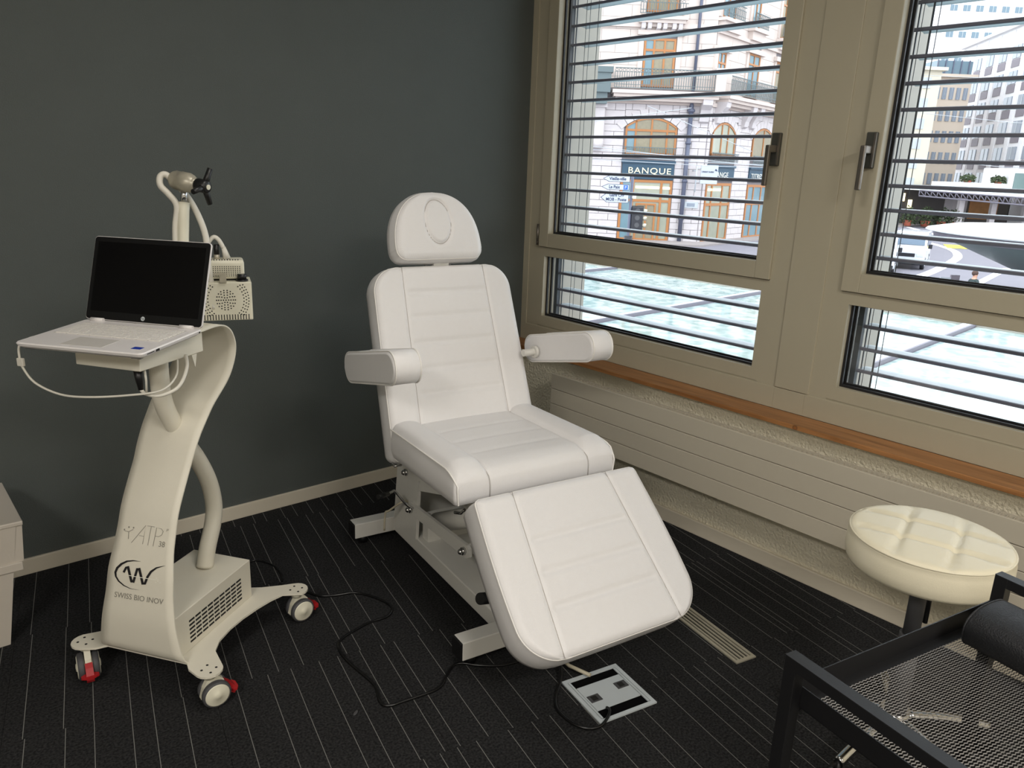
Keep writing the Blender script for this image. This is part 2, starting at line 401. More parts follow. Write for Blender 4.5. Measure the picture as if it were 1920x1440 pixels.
# ================================================================== WINDOWS
def window(idx, ymid, hside):
    # frame of 1.452 wide centred on ymid, opening sash above, fixed pane below
    y0, y1 = ymid+.707, ymid-.707      # y0 nearer back wall
    bm = bmesh.new(); fx0, fx1 = .084, .160
    o0, o1 = ymid+.5985, ymid-.5985      # lower pane opening
    s0, s1 = ymid+.629, ymid-.629        # sash seat
    box(bm, fx0, fx1, y0, s0, .592, 2.50); box(bm, fx0, fx1, s1, y1, .592, 2.50)
    box(bm, fx0, fx1, s0, s1, 2.425, 2.50); box(bm, fx0, fx1, s0, s1, 1.024, 1.066)
    box(bm, fx0, fx1, s0, s1, .680, .728)
    box(bm, fx0, fx1, s0, o0, .728, 1.024); box(bm, fx0, fx1, o1, s1, .728, 1.024)
    box(bm, fx0-.004, fx1, y0, y1, .592, .674, bev=.0015)
    box(bm, fx0+.003, fx1, s0, s1, .674, .680); box(bm, fx0+.003, fx1, y0, s0, .674, .680)
    # thin raised bead down the frame sides
    for yy in (y0-.048, y1+.048):
        pass
    root = struct(obj('window_%d' % idx, bm, 'frame'))
    # sash
    a0, a1 = ymid+.631, ymid-.631; i0, i1 = ymid+.568, ymid-.568; zb, zt = 1.069, 2.42; ib, it = 1.133, 2.355
    bm = bmesh.new(); sx0, sx1 = .072, .150
    box(bm, sx0, sx1, a0, i0, zb, zt, bev=.0025); box(bm, sx0, sx1, i1, a1, zb, zt, bev=.0025)
    box(bm, sx0+.0003, sx1, i0, i1, zb+.0002, ib, bev=.001); box(bm, sx0+.0003, sx1, i0, i1, it, zt, bev=.001)
    sash = obj('sash', bm, 'frame', root)
    # black glazing gaskets
    for (p0, p1, q0, q1, par) in ((i0, i1, ib, it, sash), (o0, o1, .728, 1.024, root)):
        bm = bmesh.new(); w = .009
        for gx, ww in ((.108, .009), (.134, .012)):
            box(bm, gx, gx+.008, p0, p0-ww, q0, q1); box(bm, gx, gx+.008, p1+ww, p1, q0, q1)
            box(bm, gx, gx+.008, p0-ww, p1+ww, q0, q0+ww); box(bm, gx, gx+.008, p0-ww, p1+ww, q1-ww*.5, q1)
        obj('glazing_gasket', bm, 'gasket', par)
        bm = bmesh.new(); box(bm, .121, .125, p0, p1, q0, q1); obj('glass_pane', bm, 'glass', par)
    # hinge on the other side
    hy = ymid - hside*.637
    for zz in (1.075, 2.28):
        bm = bmesh.new(); cyl(bm, (.070, hy, zz), (.070, hy, zz+.10), .006, 10)
        cyl(bm, (.070, hy, zz+.012), (.070, hy, zz+.014), .0068, 10); cyl(bm, (.070, hy, zz+.086), (.070, hy, zz+.088), .0068, 10)
        obj('hinge', bm, 'alu_anod', root)
    # handle
    hy = ymid + hside*.598
    bm = bmesh.new(); box(bm, .056, .072, hy-.017, hy+.017, 1.475, 1.588, bev=.003)
    hd = obj('handle', bm, 'handle_dark', root)
    bm = bmesh.new(); box(bm, .052, .058, hy-.017, hy-.011, 1.478, 1.585); obj('plate_edge', bm, 'alu_anod', hd)
    bm = bmesh.new(); box(bm, .012, .058, hy-.010, hy+.010, 1.520, 1.545, bev=.003)
    box(bm, .008, .022, hy-.009, hy+.009, 1.405, 1.545, bev=.004); obj('lever', bm, 'alu_anod', hd)
    return root
W1 = window(1, -.745, -1); W2 = window(2, -2.283, 1)
tag(W1, 'cream framed window nearest the dark wall, its handle on the right', None); tag(W2, 'cream framed window farther right, its handle on the left', None)
# cover strip between the two frames, with grooved edges
b = bmesh.new(); box(b, .079, .16, -1.4515, -1.5885, .676, 2.5, bev=.002); box(b, .080, .16, -1.452, -1.576, .592, .674, bev=.0015); struct(obj('trim_2', b, 'frame'), 'flat cream cover strip between the two windows')
b = bmesh.new(); box(b, .084, .16, -3.12, -2.990, .592, 2.5); struct(obj('trim_3', b, 'frame'))
b = bmesh.new(); box(b, .080, .16, 0, -.038, .592, 2.5); struct(obj('trim_4', b, 'frame'))
# outside reveals (pale panels) between the openings
for k, (ya, yb) in enumerate(((.06, -.108), (-1.42, -1.655), (-2.93, -3.3))):
    b = bmesh.new(); box(b, .16, .42, ya, yb, .45, 2.6); struct(obj('trim_%d' % (5+k), b, 'reveal'))
b = bmesh.new(); box(b, .16, .44, -3.2, .06, .58, .640); struct(obj('trim_8', b, 'reveal'))

# external venetian blinds
def blind(ya, yb, zs, label, cords):
    root = empty('venetian_blind', (.2, (ya+yb)/2, .66)); tag(root, label, 'blind', 'outside venetian blinds')
    my = (ya+yb)/2
    base = None
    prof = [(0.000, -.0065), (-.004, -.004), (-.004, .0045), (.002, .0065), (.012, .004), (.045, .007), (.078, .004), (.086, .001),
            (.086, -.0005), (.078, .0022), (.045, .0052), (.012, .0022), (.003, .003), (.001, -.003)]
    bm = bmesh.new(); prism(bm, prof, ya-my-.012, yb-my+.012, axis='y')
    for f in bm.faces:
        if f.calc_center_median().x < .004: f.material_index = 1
    me = None
    for z in zs:
        if me is None:
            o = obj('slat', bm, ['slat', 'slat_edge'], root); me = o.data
        else:
            o = bpy.data.objects.new('slat', me); COL.objects.link(o); o.parent = root
        o.location = (0, 0, z-.66)
    for s, yy in ((1, ya), (-1, yb)):
        bm = bmesh.new(); box(bm, -.008, .014, yy-my-.010, yy-my+.010, -.02, 1.85)
        box(bm, .016, .020, yy-my-s*.020, yy-my-s*.016, -.02, 1.85)
        obj('guide_rail', bm, 'rail', root)
    for (yy, xx, r) in cords:
        bm = bmesh.new(); cyl(bm, (xx-.2, yy-my, -.02), (xx-.2, yy-my, 1.85), r, 6); obj('lift_cord', bm, 'rail', root)
    return root
Z1 = [.7705+.0813*k for k in range(0, 23)]
Z2 = [.7765+.0808*k for k in range(0, 23)]
blind(-.130, -1.40, Z1, 'row of grey slats outside the window nearest the dark wall', [(-.205, .245, .0012), (-.235, .190, .0012), (-.300, .20, .0014), (-1.30, .2, .0014)])
blind(-1.685, -2.94, Z2, 'row of grey slats outside the window at the far right', [(-1.722, .2, .0012), (-1.752, .2, .0035), (-1.772, .2, .0014), (-2.86, .2, .0014)])

# ================================================================== RADIATOR
rad = empty('radiator', (-.07, -1.5, .248)); tag(rad, 'long low cream panel radiator under the windows', 'radiator')
def RL(bm): bmesh.ops.translate(bm, verts=bm.verts[:], vec=(.07, 1.5, -.248))
for k in range(4):
    bm = bmesh.new(); z0 = .2490+k*.0716; box(bm, -.130, -.1195, -2.9, -.462, z0, z0+.0694, bev=.0018); RL(bm); obj('panel', bm, 'radiator', rad)
bm = bmesh.new()
k = 0; y = -.475
while y > -2.89:
    box(bm, -.119, -.062, y, y-.003, .262, .520); y -= .019
RL(bm); o = obj('convector_fins', bm, 'radiator', rad); o['kind'] = 'stuff'
bm = bmesh.new(); box(bm, -.062, -.052, -2.9, -.462, .249, .520); RL(bm); obj('rear_panel', bm, 'radiator', rad)
for yy in (-.60, -1.55, -2.6):
    bm = bmesh.new(); box(bm, -.052, -.0005, yy, yy-.03, .29, .50, bev=.002); RL(bm); obj('wall_bracket', bm, 'radiator', rad)

# ================================================================== FLOOR BOX AND GRILLE
fb = empty('floor_socket_box', (-1.045, -1.70, 0), -TA+math.radians(1)); tag(fb, 'square metal floor socket box with two black cable slots', 'floor socket')
L = .097
bm = bmesh.new()
for (a, c, d, e) in ((-L, L, L-.012, L), (-L, L, -L, -L+.012), (-L, -L+.012, -L+.012, L-.012), (L-.012, L, -L+.012, L-.012)): box(bm, a, c, d, e, .0005, .005)
obj('frame', bm, 'alu', fb)
bm = bmesh.new(); box(bm, -L+.014, L-.014, -L+.014, L-.014, .0008, .0022); obj('well', bm, 'slot_black', fb)
bm = bmesh.new(); box(bm, -L+.022, L-.022, -.052, .052, .0022, .0048, bev=.0005); obj('lid', bm, 'alu', fb)
for s in (-1, 1):
    bm = bmesh.new(); box(bm, s*(L-.020), s*(L-.014), -L+.015, L-.015, .0022, .0050); obj('edge_strip', bm, 'alu', fb)
for (x, y) in ((-.052, -.006), (.052, .010)):
    bm = bmesh.new(); box(bm, x-.019, x+.019, y-.014, y+.014, .0046, .0062, bev=.0005); sck = obj('catch', bm, 'rubber', fb)
    bm = bmesh.new(); box(bm, x-.010, x+.008, y-.009, y+.009, .0060, .0066); obj('recess', bm, 'hole', sck)
gr = empty('floor_grille', (-.5500, -1.66, 0), -TA); tag(gr, 'narrow slotted metal air grille in the carpet', 'grille')
bm = bmesh.new(); box(bm, -.040, -.030, -.205, .38, .0005, .005); box(bm, .030, .040, -.205, .38, .0005, .005); box(bm, -.030, .030, -.205, -.193, .0005, .005); box(bm, -.030, .030, .368, .38, .0005, .005)
obj('frame', bm, 'brushed', gr)
bm = bmesh.new(); box(bm, -.030, .030, -.193, .368, .0004, .0012); obj('slot_base', bm, 'slot_black', gr)
for k in range(4):
    x = -.0215+k*.0143; bm = bmesh.new(); box(bm, x-.0035, x+.0035, -.193, .368, .0012, .0048); obj('bar', bm, 'brushed', gr)

# ================================================================== TREATMENT CHAIR
TH = .1542; O = Vector((-1.0198, -1.3439, 0))
chair = empty('treatment_chair', O, -TH); tag(chair, 'white padded reclining treatment chair with headrest and leg rest', 'chair')
# local frame: x = right (w), y = towards the back (-a), z up
def cushion(L, hwf, T, hfun, nu=110, ns=80, side_bulge=.006):
    """top grid over x in [-hw(s),hw(s)], y in [0,L]; sides dropped by T"""
    bm = bmesh.new(); g = []
    def sp(i, n):   # finer near ends
        t = i/n; return .5-.5*math.cos(PI*t)*.25 - .5*(1-2*t)*.75
    for j in range(ns+1):
        s = L*sp(j, ns); hw = hwf(s); row = []
        for i in range(nu+1):
            t = 2*sp(i, nu)-1; w = hw*t
            ed = min(min(hw-abs(w), .05), min(s, L-s, .05))
            row.append(bm.verts.new((w, s, hfun(w, s)-.010*(1-min(1, ed/.022))**2)))
        g.append(row)
    for j in range(ns):
        for i in range(nu):
            f = bm.faces.new((g[j][i], g[j][i+1], g[j+1][i+1], g[j+1][i])); f.smooth = True
    loop = [g[0][i] for i in range(nu)] + [g[j][nu] for j in range(ns)] + [g[ns][i] for i in range(nu, 0, -1)] + [g[j][0] for j in range(ns, 0, -1)]
    n = len(loop); c = Vector((0, L/2, 0)); prev = loop; base = [v.co.copy() for v in loop]
    for k, (dz, o) in enumerate(((-.10, .002), (-.35, side_bulge), (-.7, side_bulge), (-.94, .001), (-1.0, -.010))):
        ring = []
        for v in base:
            d = Vector((v.x, v.y-L/2, 0)); d.normalize(); ring.append(bm.verts.new((v.x+d.x*o, v.y+d.y*o, v.z*(1+dz)-T*(-dz))))
        for i in range(n):
            f = bm.faces.new((prev[i], prev[(i+1) % n], ring[(i+1) % n], ring[i])); f.smooth = True
        prev = ring
    f = bm.faces.new(prev[::-1])
    return bm, base
def gauss(x, s): return math.exp(-(x/s)**2)
def cround(hw, top, L, r0, r1):
    def f(s):
        h = hw + (top-hw)*s/L
        if s < r0: h -= r0 - math.sqrt(max(0, r0*r0-(r0-s)**2))
        if L-s < r1: h -= r1 - math.sqrt(max(0, r1*r1-(r1-(L-s))**2))
        return h
    return f
def add_pad(name, mw, L, hwf, T, hfun, seams=(), pipes=None, **k):
    bm, base = cushion(L, hwf, T, hfun, **k); o = obj(name, bm, 'leather', chair, mw=mw)
    for pl_ in (pipes or [None]):
        if pl_ is None: pts = [p+Vector((0, 0, -.003)) for p in base]; pts.append(pts[0])
        else: pts = pl_
        bm = bmesh.new(); tube(bm, pts, .0028, 6, cap=False); obj('piping', bm, 'piping', o)
    for line in seams:
        bm = bmesh.new(); tube(bm, [(p[0], p[1], p[2]+(.0007 if p[1] > 0 else .0003)) for p in line], .0010, 5); obj('seam', bm, 'seam_thread', o)
    return o
# backrest
bt = 1.2051; cb, sb = math.cos(bt), math.sin(bt)
def MX(o, x, y, z): return Matrix(((x[0], y[0], z[0], o[0]), (x[1], y[1], z[1], o[1]), (x[2], y[2], z[2], o[2]), (0, 0, 0, 1)))
LB = .655; BZ = .5875; BA = .463
mwB = MX((0, BA-.115*cb, BZ-.115*sb), (1, 0, 0), (0, cb, sb), (0, -sb, cb))
lines = [.115+x for x in (.100, .185, .275, .365, .450)]
def hB(w, s):
    z = .004*math.cos(min(1, abs(w)/.28)*PI/2)
    sw = .178-.02*(s/LB)
    z -= .0045*gauss(abs(w)-sw, .006)
    if abs(w) < sw:
        for q in lines: z -= .0058*gauss(s-q, .010)*min(1, (sw-abs(w))/.02)
    return z
hwB = cround(.283, .262, LB, .03, .085)
add_pad('backrest', mwB, LB, hwB, .095, hB, [[(sg*(.178-.02*(s/LB)), s, hB(.178-.02*(s/LB), s)-.0002) for s in [LB*k/20 for k in range(0, 21)]] for sg in (-1, 1)], ns=110)
# seat
LS = .475
mwS = MX((0, 0, .5973), (1, 0, 0), (0, 1, -.022), (0, .022, 1))
def hS(w, s):
    z = .006*math.cos(min(1, abs(w)/.28)*PI/2)
    e = abs(w)-.178
    if e > 0: z += .020*math.sin(min(1, e/.108)*PI)**.6*min(1, (.0+s)/.09+.25)
    z -= .006*gauss(e, .006)
    if e < 0:
        for q in (.13, .24, .35): z -= .0030*gauss(s-q, .012)*min(1, -e/.02)
    z -= .022*max(0, 1-s/.07)**2
    return z
add_pad('seat', mwS, LS, cround(.286, .282, LS, .012, .03), .100, hS, [[(sg*.178, -.0075, -.092), (sg*.178, -.0085, -.05), (sg*.178, -.006, hS(.178, 0)-.012)]+[(sg*.178, s, hS(.178, s)+.0003) for s in [LS*k/20 for k in range(0, 21)]] for sg in (-1, 1)],
        pipes=[[(sg*.279, -.004, -.094), (sg*.283, -.006, -.05), (sg*.281, -.003, hS(.285, 0)-.016)]+[(sg*(.2865-.004*s/LS), s, hS(.284, s)-.006) for s in [.02+(LS-.03)*k/20 for k in range(21)]] for sg in (-1, 1)])
# leg rest
lt = .7603; cl, sl_ = math.cos(lt), math.sin(lt); LL = .462
mwL = MX((0, -.1067, .564), (-1, 0, 0), (0, -cl, -sl_), (0, -sl_, cl))
def hL(w, s):
    z = .005*math.cos(min(1, abs(w)/.29)*PI/2)
    sw = .165+.035*(s/LL)
    z -= .0045*gauss(abs(w)-sw, .006)
    if abs(w) < sw:
        for q in (.15, .24, .335): z -= .0058*gauss(s-q, .010)*min(1, (sw-abs(w))/.02)
    return z
def hwL(s):
    h = .281+.016*math.sin(min(1, s/LL)*PI*.75)
    if s < .014: h -= .014-math.sqrt(max(0, .014**2-(.014-s)**2))
    if LL-s < .105: h -= .105-math.sqrt(max(0, .105**2-(.105-(LL-s))**2))
    return h
add_pad('leg_rest', mwL, LL, hwL, .108, hL, [[(sg*(.165+.035*(s/LL)), s, hL(.165+.035*(s/LL), s)-.0002) for s in [LL*k/20 for k in range(0, 21)]] for sg in (-1, 1)], ns=90)
# headrest: D shape with an oval plug
def hwH(s):
    H = .232
    if s < .035: return .163-.035+math.sqrt(max(0, .035**2-(.035-s)**2))
    t = (s-.035)/(H-.035); return .163*max(0, 1-t**2.35)**(1/2.25)*.999+.0012
bh = bt+.02
mwH = MX((-.014, BA+.560*cb-.034*sb, BZ+.560*sb+.034*cb), (1, 0, 0), (0, math.cos(bh), math.sin(bh)), (0, -math.sin(bh), math.cos(bh)))
def hH(w, s):
    d = ((w-.0)/.050)**2+((s-.128)/.078)**2; d = math.sqrt(d)
    z = .010*math.cos(min(1, abs(w)/.17)*PI/2)*math.sin(min(1, s/.23)*PI)
    z -= .009*gauss((d-1)*.055, .0045)
    return z
hp = add_pad('headrest', mwH, .232, hwH, .088, hH, [], nu=64, ns=80, side_bulge=.010)
bm = bmesh.new(); pts = [(.050*math.cos(a), .128+.078*math.sin(a), hH(.050*math.cos(a), .128+.078*math.sin(a))+.0008) for a in [2*PI*k/40 for k in range(41)]]
tube(bm, pts, .0014, 5, cap=False); obj('oval_plug_seam', bm, 'seam_thread', hp)
for dx in (-.045, .045):
    bm = bmesh.new(); cyl(bm, (dx, BA+.50*cb+.045, BZ+.50*sb), (dx, BA+.64*cb+.045, BZ+.64*sb), .006, 10); obj('headrest_rod', bm, 'chrome', chair)
bm = bmesh.new(); box(bm, -.03, .03, BA+.55*cb+.01, BA+.55*cb+.05, BZ+.55*sb-.012, BZ+.55*sb+.004, bev=.002); obj('headrest_bracket', bm, 'white_steel', chair)
# armrests
def armrest(sg):
    Lh, Hh, T = .425, .100, .090; tl = math.radians(13)
    bm = bmesh.new(); n = 10; prof = rrect(Lh, Hh, .046, 8)
    rings = []
    for (x, k) in ((-T/2, .90), (-T/2+.004, .965), (-T/2+.012, 1.0), (T/2-.012, 1.0), (T/2-.004, .965), (T/2, .90)):
        sc = lambda v, h: v - math.copysign(min(abs(v), (1-k)*.09), v)
        rings.append([bm.verts.new((x, sc(a, Lh), sc(c, Hh))) for a, c in prof])
    m = len(prof)
    for i in range(5):
        for j in range(m):
            f = bm.faces.new((rings[i][j], rings[i][(j+1) % m], rings[i+1][(j+1) % m], rings[i+1][j])); f.smooth = True
    bm.faces.new(rings[0][::-1]); bm.faces.new(rings[-1])
    R = Matrix.Translation((sg*.352, .378, .828)) @ Matrix.Rotation(-tl, 4, 'X')
    o = obj('armrest', bm, 'leather', chair, mw=R)
    for x in (-T/2+.006, T/2-.006):
        bm = bmesh.new(); pts = [(x, a*.994, c*.99) for a, c in prof]; pts.append(pts[0]); tube(bm, pts, .0024, 6, cap=False); obj('piping', bm, 'piping', o)
    bm = bmesh.new(); cyl(bm, (-sg*.035, .125, -.012), (-sg*.105, .125, -.012), .013, 14); cyl(bm, (-sg*.047, .125, -.012), (-sg*.060, .125, -.012), .022, 14); obj('pivot', bm, 'white_steel', o)
armrest(-1); armrest(1)
# base frame
bm = bmesh.new(); box(bm, -.124, .124, .010, .812, .032, .090, bev=.004); obj('base_beam', bm, 'white_steel', chair)
for yy in (-.036, .835):
    bm = bmesh.new(); box(bm, -.286, .286, yy-.028, yy+.028, .030, .090, bev=.003); cbm = obj('cross_bar', bm, 'white_steel', chair)
    for s in (-1, 1):
        bm = bmesh.new(); box(bm, s*.2855, s*.2935, yy-.0275, yy+.0275, .0305, .0895, bev=.002); obj('end_cap', bm, 'black_plastic', cbm)
        bm = bmesh.new(); cyl(bm, (s*.245, yy, .0), (s*.245, yy, .031), .017, 14); obj('foot', bm, 'black_plastic', cbm)
# lifting column and links
bm = bmesh.new(); prism(bm, [(.60, .085), (.80, .085), (.74, .49), (.56, .49), (.58, .30)], -.128, -.116, axis='x')
prism(bm, [(.60, .085), (.80, .085), (.74, .49), (.56, .49), (.58, .30)], .116, .128, axis='x')
box(bm, -.118, .118, .735, .747, .088, .46); obj('lift_column', bm, 'white_steel', chair)
def linkbar(x, p, q, h, t, name='lift_link'):
    p = Vector((x, p[0], p[1])); q = Vector((x, q[0], q[1])); d = (q-p).normalized(); n = Vector((0, -d.z, d.y))
    bm = bmesh.new(); vs = []
    for dx in (-t/2, t/2): vs.append([bm.verts.new(Vector((dx, 0, 0))+c) for c in (p-d*h*.6-n*h*.3, p-d*h*.3-n*h*.5, q+d*h*.3-n*h*.5, q+d*h*.6-n*h*.3, q+d*h*.6+n*h*.3, q+d*h*.3+n*h*.5, p-d*h*.3+n*h*.5, p-d*h*.6+n*h*.3)])
    bm.faces.new(vs[0][::-1]); bm.faces.new(vs[1])
    for i in range(8): bm.faces.new((vs[0][i], vs[0][(i+1) % 8], vs[1][(i+1) % 8], vs[1][i]))
    return obj(name, bm, 'white_steel', chair)
for s in (-1, 1):
    linkbar(s*.132, (.615, .205), (.205, .228), .045, .012)
    linkbar(s*.135, (.655, .345), (.22, .43), .045, .012)
for s in (-1, 1):
    for (yy, zz) in ((.615, .205), (.205, .228), (.650, .340)):
        bm = bmesh.new(); cyl(bm, (s*.138, yy, zz), (s*.150, yy, zz), .013, 6); lathe_pts = [(.0105, 0), (.010, .006), (.006, .011), (0, .013)]
        bmm = bmesh.new(); lathe(bmm, lathe_pts, 12); bmesh.ops.transform(bmm, matrix=Matrix.Translation((s*.150, yy, zz)) @ Matrix.Rotation(s*PI/2, 4, 'Y'), verts=bmm.verts[:])
        me = bpy.data.meshes.new('t'); bmm.to_mesh(me); bm.from_mesh(me); bpy.data.meshes.remove(me); bmm.free()
        obj('bolt', bm, 'chrome', chair)
bm = bmesh.new(); cyl(bm, (-.128, .205, .228), (.128, .205, .228), .019, 16); box(bm, -.055, .055, .180, .230, .088, .225, bev=.003); obj('front_bracket', bm, 'white_steel', chair)
bm = bmesh.new(); box(bm, -.10, .10, .55, .60, .088, .19, bev=.003); obj('link_mount', bm, 'white_steel', chair)
bm = bmesh.new(); cyl(bm, (-.09, .50, .19), (-.02, .16, .36), .036, 18); cyl(bm, (-.0915, .506, .187), (-.098, .53, .178), .024, 16); obj('actuator', bm, 'white_steel', chair)
bm = bmesh.new(); cyl(bm, (-.02, .16, .36), (-.01, .10, .40), .018, 14); obj('actuator_rod', bm, 'chrome', chair)
# seat frame under the cushions
bm = bmesh.new()
for s in (-1, 1): box(bm, s*.19, s*.215, .03, .50, .452, .492, bev=.002)
box(bm, -.215, .215, .05, .08, .455, .49); box(bm, -.215, .215, .42, .45, .455, .49)
prism(bm, [(.50, .46), (.56, .30), (.20, .41), (.10, .455)], -.137, -.127, axis='x'); prism(bm, [(.50, .46), (.56, .30), (.20, .41), (.10, .455)], .127, .137, axis='x')
obj('seat_frame', bm, 'white_steel', chair)
bm = bmesh.new(); box(bm, -.2, .2, -.004, .012, .0, .40, bev=.002); bmesh.ops.transform(bm, matrix=MX((0, -.06, .500), (-1, 0, 0), (0, -sl_, cl), (0, -cl, -sl_)), verts=bm.verts[:]); obj('leg_rest_board', bm, 'white_steel', chair)
bm = bmesh.new(); box(bm, -.25, .25, 0, .52, -.112, -.096, bev=.004); obj('back_board', bm, 'white_steel', chair, mw=mwB)
for s in (-1, 1):
    bm = bmesh.new(); tube(bm, [(s*.235, .475, .455), (s*.262, .468, .468), (s*.285, .456, .468), (s*.285, .43, .468), (s*.26, .43, .468)], .004, 6); obj('armrest_clip', bm, 'chrome', chair)
bm = bmesh.new(); tube(bm, [(-.21, .145, .405), (-.20, .12, .41), (-.20, .10, .43)], .005, 6); obj('leg_rest_hook', bm, 'chrome', chair)
# adjusting lever and pedal bar
bm = bmesh.new(); tube(bm, [(-.14, .60, .215), (-.165, .60, .235), (-.20, .622, .285), (-.215, .615, .290), (-.235, .605, .29)], .005, 8, smooth_path=4)
lv = obj('adjusting_lever', bm, 'chrome', chair)
bm = bmesh.new(); cyl(bm, (-.235, .605, .290), (-.285, .575, .300), .009, 10); obj('lever_grip', bm, 'black_plastic', lv)
bm = bmesh.new(); tube(bm, [(-.205, .714, .09), (-.20, .714, .160), (-.19, .70, .175), (-.15, .667, .216), (-.10, .68, .20)], .004, 7, smooth_path=4); obj('rear_wire', bm, 'rod_beige', chair)
bm = bmesh.new(); cyl(bm, (-.232, -.062, .222), (-.12, -.024, .178), .0175, 16); obj('foam_grip', bm, 'black_plastic', chair)
bm = bmesh.new(); cyl(bm, (-.12, -.024, .178), (-.05, -.005, .155), .007, 10); obj('grip_rod', bm, 'chrome', chair)
bm = bmesh.new(); cyl(bm, (-.05, .0, .09), (-.05, .0, .20), .012, 10); obj('grip_post', bm, 'white_steel', chair)
bm = bmesh.new(); tube(bm, [(-.02, -.02, .05), (-.014, -.16, .022), (-.010, -.218, .018), (.018, -.285, .018)], .0055, 8); obj('pedal_rod', bm, 'rod_beige', chair)

# ================================================================== DEVICE CART
CT = math.radians(34)
cart = empty('device_cart', (-2.049, -.896, 0), CT-PI/2); tag(cart, 'white sheet metal cart on four castors with a curved column', 'cart')
# local: y = depth (d), x = width (w)
prof = [(.005, .107), (-.006, .118), (-.0135, .135), (-.0155, .160), (-.014, .223), (-.002, .292), (.011, .354), (.029, .413), (.047, .463), (.066, .516), (.095, .571), (.126, .624),
        (.147, .664), (.174, .707), (.200, .739), (.229, .772), (.262, .797), (.295, .823), (.320, .850), (.338, .885), (.345, .914), (.341, .938), (.328, .962), (.304, .979), (.273, .985), (.21, .9855), (.10, .984), (-.095, .981)]
hws = [.135, .134, .132, .127, .116, .106, .102, .094, .091, .090, .090, .090, .092, .094, .096, .098, .098, .099, .099, .1, .1, .1, .1, .1, .1, .105, .120, .150]
pp = catmull([Vector((h, d, z)) for (d, z), h in zip(prof, hws)], 4)
bm = bmesh.new(); th = .0035; inner = []; outer = []
for i, p in enumerate(pp):
    t = pp[min(i+1, len(pp)-1)]-pp[max(i-1, 0)]; n = Vector((0, -t.z, t.y)).normalized()
    outer.append((p.x, p.y, p.z)); inner.append((p.x, p.y-n.y*th, p.z-n.z*th))
def strip(bm, A, flip=False):
    rows = []
    for (h, d, z) in A: rows.append([bm.verts.new((h*(k/4-1), d, z)) for k in range(9)])
    for i in range(len(rows)-1):
        for k in range(8):
            f = bm.faces.new((rows[i][k], rows[i][k+1], rows[i+1][k+1], rows[i+1][k])); f.smooth = True
    return rows
ra = strip(bm, outer); rb = strip(bm, inner)
for i in range(len(ra)-1):
    for k in (0, 8): bm.faces.new((ra[i][k], ra[i+1][k], rb[i+1][k], rb[i][k]))
for i in (0, -1):
    for k in range(8): bm.faces.new((ra[i][k], ra[i][k+1], rb[i][k+1], rb[i][k]))
column = obj('column', bm, 'cart_white', cart)
def colD(z):
    P_ = [(p.z, p.y) for p in pp if p.z < .75]
    for i in range(len(P_)-1):
        if P_[i][0] <= z <= P_[i+1][0]: return P_[i][1]+(P_[i+1][1]-P_[i][1])*(z-P_[i][0])/(P_[i+1][0]-P_[i][0])
    return P_[0][1]
def logo_pt(x, y, off=.0012):
    w = LWx(x, y); z = LWz(x, y); return (w, colD(z)-off, z)
def LWx(x, y): return LA[0]*x+LA[1]*y+LA[2]+LA[3]*x*y/1000
def LWz(x, y): return LB_[0]*x+LB_[1]*y+LB_[2]+LB_[3]*x*y/1000
LA = (0.00022685, 0.00002084, -0.15804853, 0.00000444); LB_ = (0.00003028, -0.00019478, 0.48950001, 0.00000933)
def logo_poly(bm, pts, off=.0012): poly(bm, [logo_pt(x, y, off) for x, y in pts])
def stroke(bm, pts, widths, off=.0012):
    L_, R_ = [], []
    for i, (x, y) in enumerate(pts):
        a = pts[max(i-1, 0)]; c = pts[min(i+1, len(pts)-1)]; dx, dy = c[0]-a[0], c[1]-a[1]; l = math.hypot(dx, dy) or 1
        w = (widths[i] if isinstance(widths, list) else widths)/2
        # miter
        if 0 < i < len(pts)-1:
            d1 = (x-a[0], y-a[1]); l1 = math.hypot(*d1); cosb = (d1[0]*dx+d1[1]*dy)/(l1*l) if l1 else 1; w = w/max(.5, cosb)
        L_.append((x-dy/l*w, y+dx/l*w)); R_.append((x+dy/l*w, y-dx/l*w))
    for i in range(len(pts)-1): logo_poly(bm, [L_[i], L_[i+1], R_[i+1], R_[i]], off)
bm = bmesh.new()
out = [(620, 657), (520, 640), (430, 645), (350, 680), (290, 735), (262, 800), (270, 860), (310, 930), (380, 990), (470, 1032), (600, 1050)]
inn = [(620, 659), (530, 654), (445, 664), (375, 698), (318, 750), (292, 805), (294, 858), (328, 920), (392, 980), (475, 1026), (600, 1050)]
for i in range(len(out)-1): logo_poly(bm, [out[i], out[i+1], inn[i+1], inn[i]])
stroke(bm, [(390, 805), (425, 738), (458, 738)], 30); stroke(bm, [(448, 720), (492, 928)], 34); stroke(bm, [(478, 928), (528, 928)], 30)
stroke(bm, [(515, 945), (578, 750)], 32); stroke(bm, [(565, 762), (612, 762)], 30); stroke(bm, [(600, 745), (642, 955)], 34)
stroke(bm, [(626, 958), (686, 958)], 28); stroke(bm, [(670, 965), (712, 865), (760, 795), (830, 745), (945, 715)], [32, 32, 30, 20, 2])
obj('round_logo', bm, 'logo_black', column, fix=False)
bm = bmesh.new(); stroke(bm, [(330, 820), (560, 862), (800, 902), (850, 905)], [3, 9, 9, 3], .0018)
for (x, y) in ((835, 880), (850, 905), (822, 940), (850, 925), (880, 945)): logo_poly(bm, [(x-8, y-6), (x+8, y-4), (x+6, y+8), (x-6, y+6)], .0018)
obj('logo_needle', bm, 'logo_light', column, fix=False)
bm = bmesh.new()
stroke(bm, [(485, 410), (670, 185), (638, 430)], 6); stroke(bm, [(585, 318), (652, 328)], 5); stroke(bm, [(690, 190), (790, 206)], 6); stroke(bm, [(742, 200), (708, 445)], 6)
